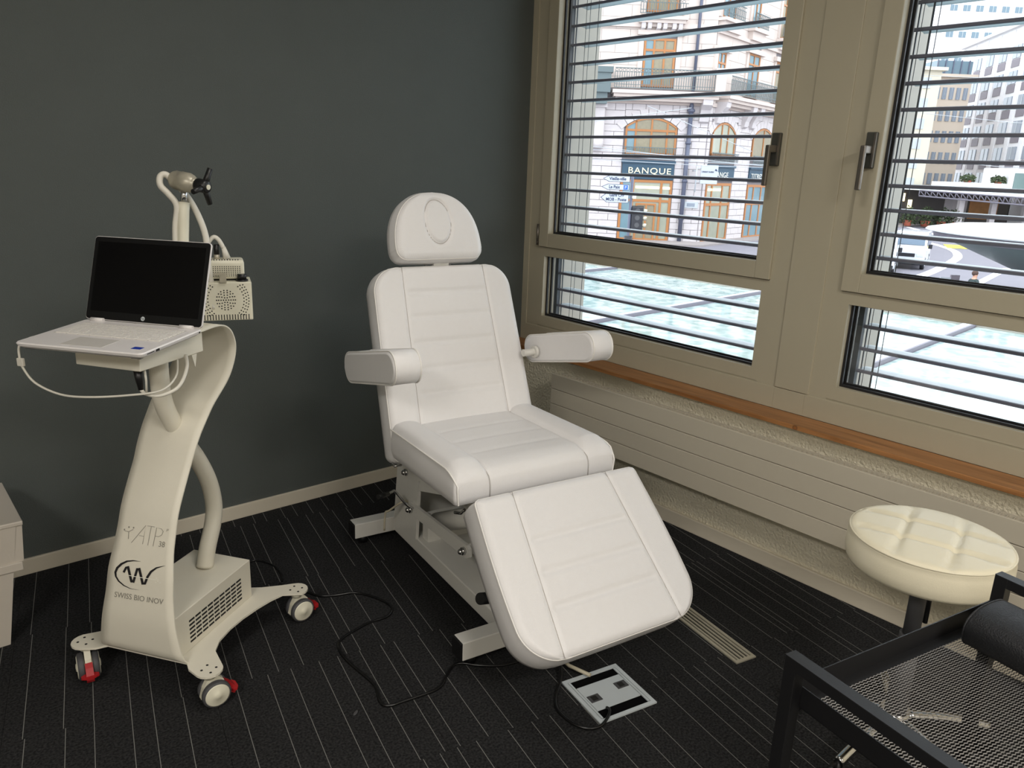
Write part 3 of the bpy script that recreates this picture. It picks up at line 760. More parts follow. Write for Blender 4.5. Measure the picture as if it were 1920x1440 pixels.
stroke(bm, [(778, 458), (815, 215), (880, 230), (904, 262), (888, 310), (845, 332), (798, 325)], 6)
stroke(bm, [(385, 255), (440, 268), (500, 238)], 7); stroke(bm, [(441, 268), (441, 362)], 7)
for (x, y) in ((380, 240), (440, 208), (504, 215)): stroke(bm, [(x-8, y), (x+8, y)], 20)
stroke(bm, [(950, 265), (955, 232), (975, 234), (972, 250), (955, 250)], 4)
obj('upper_logo', bm, 'logo_grey', column, fix=False)
def lt_text(s, x0, y0, ang, size, name, m, sx=1.0):
    bm = bmesh.new(); ca, sa = math.cos(ang), math.sin(ang)
    def f(co):
        X, Y = co.x*sx, co.y; return Vector(logo_pt(x0+X*ca+Y*sa, y0+X*sa-Y*ca))
    text_bm(bm, s, size, f); obj(name, bm, m, column, fix=False)
lt_text('38', 845, 462, .12, 105, 'number_lettering', 'logo_grey', .85)
lt_text('SWISS BIO INOV', 243, 1142, .168, 108, 'maker_lettering', 'logo_grey', .84)
# base plate with four arms
def arm_outline():
    pts = []
    # castor plates at (+-.197,.0) front and (+-.21,.43) rear
    fx, fy, rx, ry, r = .200, .0, .208, .432, .036
    def arc(cx, cy, a0, a1, n=8): return [(cx+r*math.cos(math.radians(a0+(a1-a0)*k/n)), cy+r*math.sin(math.radians(a0+(a1-a0)*k/n))) for k in range(n+1)]
    right = arc(fx, fy, -110, 60) + [(.166, .075), (.148, .12), (.142, .18), (.145, .24), (.155, .30), (.168, .35), (.185, .39)] + arc(rx, ry, -30, 130)
    right += [(.150, .435), (.10, .405), (.05, .385), (0, .38)]
    left = [(-x, y) for x, y in reversed(right[:-1])]
    front = [(.135, -.004), (.12, .0), (-.12, .0), (-.135, -.004)]
    return right + left + [(-.150, -.018), (-.128, .004), (.128, .004), (.150, -.018)]
bm = bmesh.new(); prism(bm, arm_outline(), .104, .110); bp = obj('base_plate', bm, 'cart_white', cart)
for (cx, cy) in ((.200, 0), (-.200, 0), (.208, .432), (-.208, .432)):
    bm = bmesh.new()
    for dx, dy in ((.014, .012), (-.014, .012), (.014, -.012), (-.014, -.012)): cyl(bm, (cx+dx, cy+dy, .1095), (cx+dx, cy+dy, .1106), .0035, 10)
    obj('bolt_holes', bm, 'hole', bp)
bm = bmesh.new(); box(bm, -.100, .100, .0, .352, .110, .236, bev=.002); hb = obj('equipment_box', bm, 'cart_white', cart)
for r_ in range(6):
    bm = bmesh.new()
    for q in range(9):
        yy = .060+q*.0272; zz = .130+r_*.0128
        prism(bm, [(yy, zz), (yy+.0225, zz+.0), (yy+.0225, zz+.0056), (yy, zz+.0056)], .0995, .1008, axis='x')
    obj('vent_slots', bm, 'hole', hb)
for s_ in (1,):
    pass
# castors
def castor(x, y, rz, label=None, brake=True):
    c = Vector((x, y, 0))
    rx = Matrix.Translation((x, y, 0)) @ Matrix.Rotation(rz, 4, 'Z')
    bm = bmesh.new(); tube(bm, [(0, 0, .104), (0, 0, .085)], .016, 14)
    prism(bm, [(-.028, .030), (-.020, .060), (-.004, .088), (.016, .090), (.034, .070), (.040, .046), (.02, .045), (.0, .03)], -.008, .008, axis='x')
    h = obj('castor', bm, 'cream', cart, mw=rx)
    for s in (-1, 1):
        bm = bmesh.new(); prof_ = [(.026, s*.010), (.0375, s*.011), (.0385, s*.014), (.0385, s*.022), (.036, s*.026), (.031, s*.027)]
        lathe(bm, prof_, 28, cap=False); bmesh.ops.transform(bm, matrix=Matrix.Translation((0, .010, .0385)) @ Matrix.Rotation(PI/2, 4, 'Y'), verts=bm.verts[:])
        tr = obj('wheel', bm, 'rubber', h)
        bm = bmesh.new(); lathe(bm, [(.0, s*.008), (.031, s*.010), (.0325, s*.0268), (.029, s*.0285), (.012, s*.0285), (.010, s*.031), (0, s*.032)], 28, cap=False); bmesh.ops.transform(bm, matrix=Matrix.Translation((0, .010, .0385)) @ Matrix.Rotation(PI/2, 4, 'Y'), verts=bm.verts[:])
        # hub centred on the wheel
        obj('wheel_hub', bm, 'cream', h)
    if brake:
        bm = bmesh.new(); prism(bm, [(.038, .062), (.050, .052), (.064, .036), (.066, .024), (.060, .014), (.052, .02), (.046, .036), (.038, .044)], -.0095, .0095, axis='x')
        prism(bm, [(-.022, .055), (-.012, .049), (.012, .049), (.022, .055), (.022, .064), (.012, .070), (-.012, .070), (-.022, .064)], .030, .036, axis='z')
        obj('brake_pedal', bm, 'red', h)
# wheel local: axis x, trailing +y (pedal side)
def ang(vx, vy): return math.atan2(vy, vx)
LR = -(CT-PI/2)     # world -> cart
castor(.200, 0, LR+math.radians(-92)); castor(-.200, 0, LR+math.radians(172)); castor(.208, .432, LR+math.radians(-88)); castor(-.208, .432, LR+math.radians(-40))
# steel tube from box through column to tray, and upper pole
bm = bmesh.new(); tube(bm, [(0, .270, .236), (0, .288, .29), (0, .322, .36), (0, .332, .42), (0, .315, .50), (0, .275, .58), (0, .225, .655), (0, .175, .74), (0, .152, .80), (0, .148, .86), (0, .150, .932)], .0245, 20, smooth_path=5); obj('support_tube', bm, 'cart_white', cart)
bm = bmesh.new(); box(bm, -.088, .098, -.030, .206, .930, .9805, bev=.002); tb = obj('tray_box', bm, 'cart_white', cart)
bm = bmesh.new(); cyl(bm, (.068, -.004, .931), (.068, -.004, .922), .008, 12); obj('socket_collar', bm, 'brushed', tb)
bm = bmesh.new(); prism(bm, [(.155, .930), (.175, .930), (.166, .895)], .099, .1005, axis='x'); obj('tray_tab', bm, 'cart_white', tb)
bm = bmesh.new(); tube(bm, [(0.0, .262, .985), (.0, .272, 1.12), (0, .296, 1.29), (0, .300, 1.31)], .0145, 16); pole = obj('upper_pole', bm, 'cream', cart)
bm = bmesh.new(); cyl(bm, (0, .298, 1.305), (0, .305, 1.352), .0085, 14); obj('pole_pin', bm, 'chrome', pole)

# joint clamp at the pole top
cl_ = empty('ball_joint_clamp'); cl_.parent = cart; cl_.name = 'ball_joint_clamp'
Mh = MX((-.033, .300, 1.3745), (.92, .20, -.20), (0, .707, .707), (0, -.7, .7))
axh = Vector((.975, -.09, -.13)).normalized(); c0 = Vector((-.034, .302, 1.369))
q = axh.to_track_quat('Z', 'Y').to_matrix().to_4x4(); Mh = Matrix.Translation(c0) @ q @ Matrix.Diagonal((1.12, 1.12, 1.12, 1))
bm = bmesh.new(); lathe(bm, [(0, -.004), (.012, -.002), (.020, .006), (.0225, .014), (.0225, .030), (.0235, .031), (.0235, .050), (.021, .058), (.016, .066), (.014, .068), (.014, .075), (0, .075)], 24); obj('clamp_body', bm, 'brushed', cl_, mw=Mh)
bm = bmesh.new(); lathe(bm, [(0, .075), (.015, .075), (.016, .080), (.016, .100), (.013, .106), (0, .107)], 20); kb = obj('knob', bm, 'black_plastic', cl_, mw=Mh)
for a in (75, 195, 290):
    aa = math.radians(a); d = Vector((math.cos(aa), math.sin(aa), .12)).normalized(); p = Vector((0, 0, .096))
    bm = bmesh.new(); tube(bm, [p+d*.006, p+d*.022, p+d*.044], .008, 8, radii=[.0085, .0072, .0062]); obj('knob_wing', bm, 'black_plastic', cl_, mw=Mh)
bm = bmesh.new(); cyl(bm, (0, 0, .1065), (0, 0, .109), .006, 14); obj('knob_cap', bm, 'cream', cl_, mw=Mh)
# hoses
bm = bmesh.new(); tube(bm, [(-.008, .262, .99), (-.010, .262, 1.12), (-.018, .280, 1.24), (-.012, .285, 1.30), (-.026, .275, 1.33), (-.044, .268, 1.352), (-.049, .275, 1.374), (-.040, .285, 1.381), (-.028, .295, 1.366), (-.005, .315, 1.33), (.012, .335, 1.28), (.030, .340, 1.22), (.036, .335, 1.15), (.045, .33, 1.08), (.05, .325, 1.02)], .0085, 10, smooth_path=5); obj('white_hose', bm, 'cable_white', cart)

# ---- two stacked power units hanging behind the tray
def unit(name, label, x0, x1, y0, y1, z0, z1, lower):
    root = empty(name, (0, 0, 0)); return root
pu = empty('power_unit', (0, 0, 0), 0)
pu.matrix_world = Matrix.Translation((-1.817, -.739, 0)) @ Matrix.Rotation(math.radians(-20), 4, 'Z')
tag(pu, 'white perforated box with a round pattern of holes behind the laptop', 'device')
X0, X1, Y0, Y1, Z0, Z1 = .020, .172, .0, .105, .988, 1.096
bm = bmesh.new(); box(bm, X0, X1, Y0, Y1, Z0, Z1, bev=.003); obj('housing', bm, 'cream', pu)
bm = bmesh.new()
def dot(x, z, r=.0019, y=Y0): cyl(bm, (x, y+.0002, z), (x, y-.0006, z), r, 8)
xc, zc = .102, 1.046
for (R_, n_) in ((0, 1), (.0075, 6), (.0145, 10), (.0215, 14), (.0275, 18)):
    for k in range(n_): a = 2*PI*k/max(1, n_); dot(xc+R_*.9*math.cos(a), zc+R_*math.sin(a))
for (R_, a0, n_) in ((.052, 46, 10), (.059, 44, 11), (.066, 40, 12)):
    for k in range(n_):
        a = math.radians(-a0+2*a0*k/(n_-1)); z = zc+R_*math.sin(a)
        if abs(z-zc) < .047:
            for s in (-1, 1):
                dot(xc+s*(R_*math.cos(a)*.92+.0), z)
obj('speaker_holes', bm, 'hole', pu, fix=False)
bm = bmesh.new()
for k in range(19): box(bm, X0+.008+k*.0073, X0+.0104+k*.0073, Y0-.0006, Y0+.004, Z0+.002, Z0+.017)
obj('vent_slots', bm, 'hole', pu)
bm = bmesh.new(); box(bm, -.012, .022, Y0+.01, Y0+.03, 1.0, 1.06, bev=.002); obj('mounting_bracket', bm, 'cream', pu)
bm = bmesh.new(); box(bm, .088, .106, Y0-.006, Y0+.006, Z1-.001, Z1+.027, bev=.001); box(bm, .074, .092, Y0-.008, Y0-.003, Z1+.020, Z1+.026); obj('latch', bm, 'brushed', pu)
bm = bmesh.new(); cyl(bm, (.148, Y0+.020, Z1), (.148, Y0+.020, Z1+.005), .016, 16); cyl(bm, (.148, Y0+.020, Z1+.005), (.148, Y0+.020, Z1+.020), .0125, 10); obj('knob', bm, 'black_plastic', pu)
pv = empty('ventilated_unit', (0, 0, 0)); pv.matrix_world = pu.matrix_world.copy()
tag(pv, 'smaller white box with rows of square holes, stacked on top', 'device')
a0, a1, c0_, c1_, d0, d1 = .024, .156, .024, .10, 1.101, 1.154
bm = bmesh.new(); box(bm, a0, a1, c0_, c1_, d0, d1, bev=.008, seg=3); obj('housing', bm, 'cream', pv)
bm = bmesh.new()
for r_ in range(6):
    for q_ in range(20):
        x = a0+.008+q_*.0058; z = d0+.008+r_*.0052; box(bm, x, x+.0026, c0_-.0005, c0_+.002, z, z+.0024)
obj('square_holes', bm, 'hole', pv)
bm = bmesh.new()
for q_ in range(16): box(bm, a0+.010+q_*.0070, a0+.0126+q_*.0070, c0_+.004, c0_+.020, d1-.001, d1+.0006)
obj('vent_slots', bm, 'hole', pv)
bm = bmesh.new(); cyl(bm, (.085, .060, d1-.001), (.085, .060, d1+.012), .008, 14); obj('socket', bm, 'brushed', pv)
bm = bmesh.new(); cyl(bm, (.085, .060, d1+.012), (.086, .061, d1+.040), .007, 12); obj('plug', bm, 'black_plastic', pv)
bm = bmesh.new(); tube(bm, [(.005, .03, 1.14), (.03, .04, 1.160), (.058, .05, 1.190), (.078, .055, 1.214), (.092, .055, 1.208), (.104, .055, 1.185)], .0062, 8, smooth_path=5); tube(bm, [(.104, .055, 1.187), (.112, .055, 1.155)], .008, 8, radii=[.006, .0105]); obj('device_hose', bm, 'cable_white', pv)
bm = bmesh.new(); box(bm, .035, .145, c0_+.01, c1_-.01, Z1, d0+.001); obj('spacer', bm, 'hole', pv)

# ---- laptop
lp = empty('laptop'); yawl = -.061;  tl = .050
g0 = Matrix.Translation((-2.049, -.896, 0)) @ Matrix.Rotation(CT-PI/2, 4, 'Z')
lp.matrix_world = g0 @ Matrix.Translation((.008, -.120, .9995)) @ Matrix.Rotation(-yawl, 4, 'Z') @ Matrix.Rotation(tl, 4, 'X')
tag(lp, 'open white laptop with a dark blank screen', 'laptop')
LWd, LDp = .335, .238
bm = bmesh.new()
out = rrect(LWd, LDp, .012, 5, 0, LDp/2)
rings = []
for z, ins in ((-.015, .010), (-.009, .002), (-.003, .0), (0, .002)):
    rings.append([bm.verts.new((x*(1-ins*2/LWd), LDp/2+(y-LDp/2)*(1-ins*2/LDp), z)) for x, y in out])
m_ = len(out)
for i in range(3):
    for k in range(m_): bm.faces.new((rings[i][k], rings[i][(k+1) % m_], rings[i+1][(k+1) % m_], rings[i+1][k]))
bm.faces.new(rings[0][::-1]); bm.faces.new(rings[-1]); base_ = obj('base', bm, 'laptop_white', lp)
bm = bmesh.new(); box(bm, -.146, .146, .098, .206, 0, .0006); obj('key_deck', bm, 'keybed', base_)
kb_ = []
rows_ = [(.190, .0095, 15), (.172, .0155, 15), (.154, .0155, 14), (.136, .0155, 13), (.118, .0155, 12), (.100, .0155, 9)]
mesh_key = None
for (yy, hh, n_) in rows_:
    w_ = .286/n_
    for k in range(n_):
        x = -.143+w_*(k+.5); ww = w_*.86
        if n_ == 9 and k == 3: ww = w_*1.9; x += w_*.5
        if n_ == 9 and k == 4: continue
        bm = bmesh.new(); box(bm, x-ww/2, x+ww/2, yy, yy+hh, .0006, .0022); obj('key', bm, 'key', base_)
bm = bmesh.new(); box(bm, -.058, .050, .018, .082, 0, .0005); obj('touchpad', bm, 'keybed', base_)
bm = bmesh.new(); box(bm, .118, .142, .030, .046, 0, .0006); obj('sticker', bm, 'blue_sticker', base_)
bm = bmesh.new(); box(bm, LWd/2-.0016, LWd/2+.0002, .052, .064, -.0085, -.003); box(bm, LWd/2-.0016, LWd/2+.0002, .020, .045, -.0065, -.005); box(bm, LWd/2-.0016, LWd/2+.0002, .222, .226, -.008, -.004)
obj('side_ports', bm, 'hole', base_)
for x in (-.128, .128):
    bm = bmesh.new(); cyl(bm, (x-.018, LDp-.010, .003), (x+.018, LDp-.010, .003), .0055, 12); obj('hinge', bm, 'laptop_white', base_)
sa = 1.197
mS = Matrix.Translation((0, LDp-.006, .003)) @ Matrix.Rotation(sa, 4, 'X')
HH = .218
bm = bmesh.new(); prism(bm, rrect(LWd, HH, .009, 5, 0, HH/2), -.0065, -.0015); lid = obj('lid', bm, 'laptop_white', lp, mw=mS)
bm = bmesh.new(); prism(bm, rrect(LWd-.003, HH-.003, .008, 5, 0, HH/2), -.0015, 0.0); obj('bezel', bm, 'bezel', lid)
bm = bmesh.new(); box(bm, -.155, .155, .022, .204, 0, .0004); obj('display', bm, 'screen', lid)
bm = bmesh.new(); cyl(bm, (0, .011, 0), (0, .011, .0006), .0055, 20); lgd = obj('round_emblem', bm, 'alu', lid)
bm = bmesh.new(); text_bm(bm, 'hp', .0085, Matrix.Translation((-.0038, .0088, .0009)) @ Matrix.Shear('XY', 4, (.25, 0)) if False else Matrix.Translation((-.0038, .0088, .0009))); obj('emblem_letters', bm, 'bezel', lid, fix=False)
bm = bmesh.new()
for x in (-.14, .14):
    box(bm, x-.012, x+.012, .015, .025, -.018, -.014); box(bm, x*.8-.012, x*.8+.012, .180, .192, -.027, -.014)
obj('rubber_feet', bm, 'rubber', base_)

def cable(name, label, pts, r, m, world=True, sm=6, cat='cable'):
    bm = bmesh.new(); tube(bm, pts, r, 8, smooth_path=sm); o = obj(name, bm, m); tag(o, label, cat); return o
g = g0
P = lambda x, y, z: tuple(g @ Vector((x, y, z)))
wc = cable('power_cable', 'white cable looping from the laptop side to under the tray', [P(-.165, -.03, .990), P(-.178, -.06, .995), P(-.175, -.10, .985), P(-.172, -.108, .955), P(-.168, -.108, .935), P(-.145, -.10, .895), P(-.09, -.085, .868), (P(-.02, -.07, .865)), P(.06, -.03, .868), P(.11, .02, .872), P(.115, .07, .895), P(.10, .10, .93)], .0028, 'cable_white')
bm = bmesh.new(); mxx = g @ Matrix.Translation((-.170, -.108, .945)); box(bm, -.009, .009, -.004, .004, -.010, .010, bev=.002); bmesh.ops.transform(bm, matrix=mxx, verts=bm.verts[:]); obj('cable_clip', bm, 'cable_white', wc)
c2 = cable('sensor_cable', 'thicker cream cable drooping from a black plug under the tray', [P(.072, -.004, .878), P(.080, .0, .866), P(.105, .02, .858), P(.128, .06, .872), P(.125, .10, .91), P(.11, .12, .94)], .0048, 'cable_white')
bm = bmesh.new(); tube(bm, [P(.068, -.004, .923), P(.069, -.004, .905), P(.072, -.004, .876)], .009, 12, radii=[.0105, .0095, .006]); obj('plug', bm, 'black_plastic', c2)
bm = bmesh.new(); tube(bm, [P(.084, 0, .931), P(.086, 0, .90), P(.084, 0, .870)], .0028, 8); obj('branch', bm, 'cable_white', c2)
A = [(-1.53, -.60), (-1.50, -.66), (-1.475, -.71), (-1.457, -.749), (-1.414, -.778), (-1.352, -.803), (-1.315, -.864), (-1.297, -.935), (-1.309, -.973), (-1.346, -.995), (-1.398, -.989), (-1.455, -.997), (-1.51, -1.011), (-1.54, -1.036), (-1.556, -1.089), (-1.557, -1.158), (-1.553, -1.216), (-1.553, -1.274), (-1.569, -1.317), (-1.578, -1.348), (-1.565, -1.369), (-1.529, -1.376), (-1.483, -1.384), (-1.435, -1.391), (-1.402, -1.385), (-1.371, -1.362), (-1.342, -1.342), (-1.315, -1.332), (-1.29, -1.345), (-1.262, -1.379), (-1.202, -1.423), (-1.114, -1.441), (-1.04, -1.43)]
cable('floor_cable', 'black cable snaking across the carpet between cart and chair', [(x, y, .0045) for x, y in A], .0042, 'cable_black', sm=4)
B_ = [(-1.06, -1.50, .03), (-1.085, -1.545, .022), (-1.125, -1.586, .012), (-1.18, -1.624, .0052), (-1.21, -1.66, .0047), (-1.219, -1.702, .0047), (-1.215, -1.741, .0047), (-1.197, -1.771, .0047), (-1.166, -1.783, .006), (-1.134, -1.777, .011), (-1.108, -1.762, .013), (-1.100, -1.744, .0065)]
cable('socket_cable', 'black cable curving from under the chair into the floor socket box', B_, .0042, 'cable_black', sm=5)
cable('mains_cable', 'thin black cable on the carpet behind the cart box', [(-1.60, -.40, .0045), (-1.538, -.387, .0045), (-1.509, -.415, .0045), (-1.492, -.474, .0045), (-1.498, -.542, .0045), (-1.515, -.585, .0045)], .003, 'cable_black')
bm = bmesh.new(); lathe(bm, [(0, 0), (.006, .0002), (.005, .001), (0, .0014)], 8); bmesh.ops.transform(bm, matrix=Matrix.Translation((-1.650, -1.333, .0008)) @ Matrix.Rotation(.6, 4, 'Z') @ Matrix.Diagonal((2.0, .8, 1, 1)), verts=bm.verts[:]); tag(obj('fluff', bm, 'rubber'), 'small grey scrap of fluff on the carpet near the black cable', 'lint')

# ================================================================== STOOL
st = empty('round_stool', (-.615, -2.303, 0)); tag(st, 'round cream quilted stool on a grey gas lift by the radiator', 'stool')
R = .180
bm = bmesh.new(); NR, NA = 26, 72; rings = []
def hst(x, y):
    a = math.radians(-14); u_ = x*math.cos(a)-y*math.sin(a); v_ = x*math.sin(a)+y*math.cos(a)
    a2 = math.radians(60)
    z = 0; 
    du = min(abs(u_+.055), abs(u_-.06)); dv = min(abs(v_+.06), abs(v_-.058))
    z -= .0085*gauss(du, .0075)+.0085*gauss(dv, .0075)
    return z+.006*(1-((x*x+y*y)/R**2))
for i in range(NR+1):
    r_ = R*i/NR
    if i == 0: rings.append([bm.verts.new((0, 0, .614+hst(0, 0)))]); continue
    rings.append([bm.verts.new((r_*math.cos(2*PI*k/NA), r_*math.sin(2*PI*k/NA), .614+hst(r_*math.cos(2*PI*k/NA), r_*math.sin(2*PI*k/NA))*min(1, (R-r_)/.02+.1)-.004*max(0, (r_-R+.008)/.008))) for k in range(NA)])
for i in range(NR):
    for k in range(NA):
        if i == 0: f = bm.faces.new((rings[0][0], rings[1][k], rings[1][(k+1) % NA]))
        else: f = bm.faces.new((rings[i][k], rings[i][(k+1) % NA], rings[i+1][(k+1) % NA], rings[i+1][k]))
        f.smooth = True
prev = rings[-1]
for (r_, z) in ((R+.002, .603), (R+.001, .600), (R+.004, .590), (R+.005, .560), (R+.003, .540), (R-.003, .530), (R-.014, .526)):
    ring = [bm.verts.new((r_*math.cos(2*PI*k/NA), r_*math.sin(2*PI*k/NA), z)) for k in range(NA)]
    for k in range(NA):
        f = bm.faces.new((prev[k], prev[(k+1) % NA], ring[(k+1) % NA], ring[k])); f.smooth = True
    prev = ring
bm.faces.new(prev[::-1]); cu = obj('seat_cushion', bm, 'stool', st)
bm = bmesh.new(); pts = [(R*math.cos(2*PI*k/60)*1.002, R*math.sin(2*PI*k/60)*1.002, .6075) for k in range(61)]; tube(bm, pts, .0026, 6, cap=False); obj('piping', bm, 'stool', cu)
bm = bmesh.new(); cyl(bm, (0, 0, .512), (0, 0, .527), .09, 24); obj('seat_plate', bm, 'black_plastic', st)
bm = bmesh.new(); cyl(bm, (0, 0, .33), (0, 0, .515), .0195, 20); cyl(bm, (0, 0, .10), (0, 0, .34), .026, 20); obj('gas_lift', bm, 'rubber', st)
bm = bmesh.new(); tube(bm, [(.03, -.01, .515), (.044, -.012, .50), (.046, -.012, .47)], .004, 8); tube(bm, [(.046, -.012, .47), (.046, -.012, .36)], .0062, 8); obj('height_lever', bm, 'black_plastic', st)
bm = bmesh.new(); cyl(bm, (0, 0, .075), (0, 0, .12), .035, 20); obj('hub', bm, 'chrome', st)
for k in range(5):
    a = math.radians(31+72*k); d = Vector((math.cos(a), math.sin(a), 0))
    bm = bmesh.new(); tube(bm, [d*.03+Vector((0, 0, .097)), d*.12+Vector((0, 0, .094)), d*.20+Vector((0, 0, .082)), d*.25+Vector((0, 0, .070))], .014, 12, radii=None, smooth_path=4); lg = obj('leg', bm, 'chrome', st)
    n = Vector((-d.y, d.x, 0))
    bm = bmesh.new(); cyl(bm, d*.245+n*.020+Vector((0, 0, .025)), d*.245+n*.008+Vector((0, 0, .025)), .025, 18); cyl(bm, d*.245-n*.020+Vector((0, 0, .025)), d*.245-n*.008+Vector((0, 0, .025)), .025, 18); cyl(bm, d*.245+Vector((0, 0, .02)), d*.245+Vector((0, 0, .07)), .007, 10); obj('castor', bm, 'black_plastic', lg)

# ================================================================== BLACK MESH TROLLEY
TR = math.radians(-11.5)
tr = empty('mesh_trolley', (-1.528, -2.437, 0), TR); tag(tr, 'black metal trolley with a mesh tray and square tube handles', 'trolley')
LTX, LTY = .548, .40      # along x, along -y
t_ = .022
for x, nm in ((0, 'handle_frame'), (LTX, 'handle_frame')):
    bm = bmesh.new()
    box(bm, x-t_/2, x+t_/2, -t_, 0, .05, .75, bev=.001); box(bm, x-t_/2, x+t_/2, -LTY, -LTY+t_, .05, .75, bev=.001); box(bm, x-t_/2, x+t_/2, -LTY, 0, .75-t_*.001, .7505, bev=0)
    box(bm, x-t_/2, x+t_/2, -LTY+t_, -t_, .75-t_*.85, .75, bev=.001)
    hf = obj(nm, bm, 'black_steel', tr)
    for yy in (-t_/2, -LTY+t_/2):
        bm = bmesh.new(); cyl(bm, (x-.010, yy, .025), (x+.010, yy, .025), .025, 18); cyl(bm, (x, yy, .025), (x, yy, .056), .006, 10); obj('castor', bm, 'black_plastic', hf)
def basket(z, name):
    bm = bmesh.new(); x0, x1, y0, y1 = t_/2, LTX-t_/2, -LTY+.004, -.004; h = .036; e = .0018
    box(bm, x0, x1, y1-e, y1, z, z+h); box(bm, x0, x1, y0, y0+e, z, z+h); box(bm, x0, x0+e, y0, y1, z, z+h); box(bm, x1-e, x1, y0, y1, z, z+h)
    l = .020
    box(bm, x0, x1, y1-l, y1, z, z+.0015); box(bm, x0, x1, y0, y0+l, z, z+.0015); box(bm, x0, x0+l, y0, y1, z, z+.0015); box(bm, x1-l, x1, y0, y1, z, z+.0015)
    return obj(name, bm, 'black_steel', tr), (x0+l, x1-l, y0+l, y1-l)
tray, (mx0, mx1, my0, my1) = basket(.664, 'tray')
# expanded metal: zigzag strands
bm = bmesh.new(); px_, py_ = .0088, .0050; hw_ = .0007; zt = .6655
ny = int((my1-my0)/py_); nx = int((mx1-mx0)/px_)
for j in range(ny+1):
    y = my0+j*py_
    for i in range(nx*2):
        xa = mx0+i*px_/2; xb = xa+px_/2
        s0 = (py_/2 if (i+j) % 2 else -py_/2)*.82
        ya, yb = y-s0*.5, y+s0*.5
        ya, yb = max(my0, min(my1, ya)), max(my0, min(my1, yb))
        v = [bm.verts.new(c) for c in ((xa, ya-hw_, zt), (xb, yb-hw_, zt), (xb, yb+hw_, zt+.0008), (xa, ya+hw_, zt+.0008))]
        bm.faces.new(v)
o = obj('expanded_mesh', bm, 'mesh_steel', tr, fix=False); o['kind'] = 'stuff'
bs = empty('bolster', tuple(tr.matrix_basis @ Vector((LTX-.105, -.2, .732))), TR); tag(bs, 'black vinyl bolster cushion lying on the trolley tray', 'cushion')
bs.location = (Matrix.Translation(tr.location) @ Matrix.Rotation(TR, 4, 'Z')) @ Vector((.440, -.228, .6665))
bm = bmesh.new(); n_ = 28; rings = []
for (yy, k) in ((.178, .86), (.182, .95), (.178, 1.0), (0, 1.01), (-.16, 1.0), (-.164, .95), (-.16, .86)):
    ring = []
    for q_ in range(n_):
        a = 2*PI*q_/n_; c, s = math.cos(a), math.sin(a)
        ring.append(bm.verts.new((math.copysign(abs(c)**.8, c)*.067*k, yy, .0385+math.copysign(abs(s)**.85, s)*.038*k)))
    rings.append(ring)
for i in range(len(rings)-1):
    for q_ in range(n_):
        f = bm.faces.new((rings[i][q_], rings[i][(q_+1) % n_], rings[i+1][(q_+1) % n_], rings[i+1][q_])); f.smooth = True
bm.faces.new(rings[0][::-1]); bm.faces.new(rings[-1]); obj('cover', bm, 'black_vinyl', bs)
bm = bmesh.new(); pts = [(math.copysign(abs(math.cos(a))**.8, math.cos(a))*.0655, .181, .0385+math.copysign(abs(math.sin(a))**.85, math.sin(a))*.037) for a in [2*PI*k/40 for k in range(41)]]; tube(bm, pts, .0018, 6, cap=False); obj('end_piping', bm, 'black_vinyl', bs)

# ================================================================== WHITE TABLE AT THE LEFT EDGE
tbl = empty('side_table', (-2.62, -.40, 0)); tag(tbl, 'low white table with tapered legs, cut off by the left picture edge', 'table')
bm = bmesh.new(); box(bm, -.35, .386, -.05, .30, .376, .390, bev=.003); obj('table_top', bm, 'table_white', tbl)
bm = bmesh.new(); prism(bm, [(-.33, .262), (.376, .262), (.384, .376), (-.33, .376)], -.044, -.026, axis='y'); obj('apron', bm, 'table_white', tbl)
bm = bmesh.new(); box(bm, -.35, .372, -.050, -.028, .236, .262, bev=.002); obj('lower_rail', bm, 'table_white', tbl)
for (xa, sg) in ((.368, 1), (-.33, -1)):
    for yy in (-.022, .26):
        bm = bmesh.new(); t0, t1 = .050, .030; dx = -.055*sg
        vs = [bm.verts.new((xa+a*t1/2-sg*t1/2+dx, yy+c*t1/2, 0)) for a, c in ((-1, -1), (1, -1), (1, 1), (-1, 1))] + [bm.verts.new((xa+a*t0/2-sg*t0/2, yy+c*t0/2, .376)) for a, c in ((-1, -1), (1, -1), (1, 1), (-1, 1))]
        for q in ((0, 1, 2, 3), (4, 5, 6, 7), (0, 1, 5, 4), (1, 2, 6, 5), (2, 3, 7, 6), (3, 0, 4, 7)): bm.faces.new([vs[i] for i in q])
        obj('leg', bm, 'table_white', tbl)
# ================================================================== OUTSIDE
GZ = -3.2
WM = Matrix.Translation((CX, CY, 0)) @ Matrix.Rotation(-YAW, 4, 'Z')      # street frame: x to the right, y away
def wpt(x, y, z=0): return WM @ Vector((x, y, z))
def wempty(name, x, y, z=0, rz=0):
    e = empty(name); e.matrix_world = WM @ Matrix.Translation((x, y, z)) @ Matrix.Rotation(rz, 4, 'Z'); return e
bm = bmesh.new(); vs = [wpt(*p, GZ) for p in ((-60, 3), (160, 3), (200, 260), (-60, 260))]; poly(bm, vs); vs2 = [wpt(*p, GZ-.3) for p in ((-60, 3), (160, 3), (200, 260), (-60, 260))]; poly(bm, vs2[::-1])
gnd = obj('street', bm, 'asphalt', fix=False); struct(gnd, 'grey asphalt street below the windows')
def ground_strip(bm, pts, w, z=.012):
    n = len(pts)
    for i in range(n-1):
        (x0, y0), (x1, y1) = pts[i], pts[i+1]; dx, dy = x1-x0, y1-y0; l = math.hypot(dx, dy); nx_, ny_ = -dy/l*w/2, dx/l*w/2
        poly(bm, [wpt(x0+nx_, y0+ny_, GZ+z), wpt(x1+nx_, y1+ny_, GZ+z), wpt(x1-nx_, y1-ny_, GZ+z), wpt(x0-nx_, y0-ny_, GZ+z)])
bm = bmesh.new()
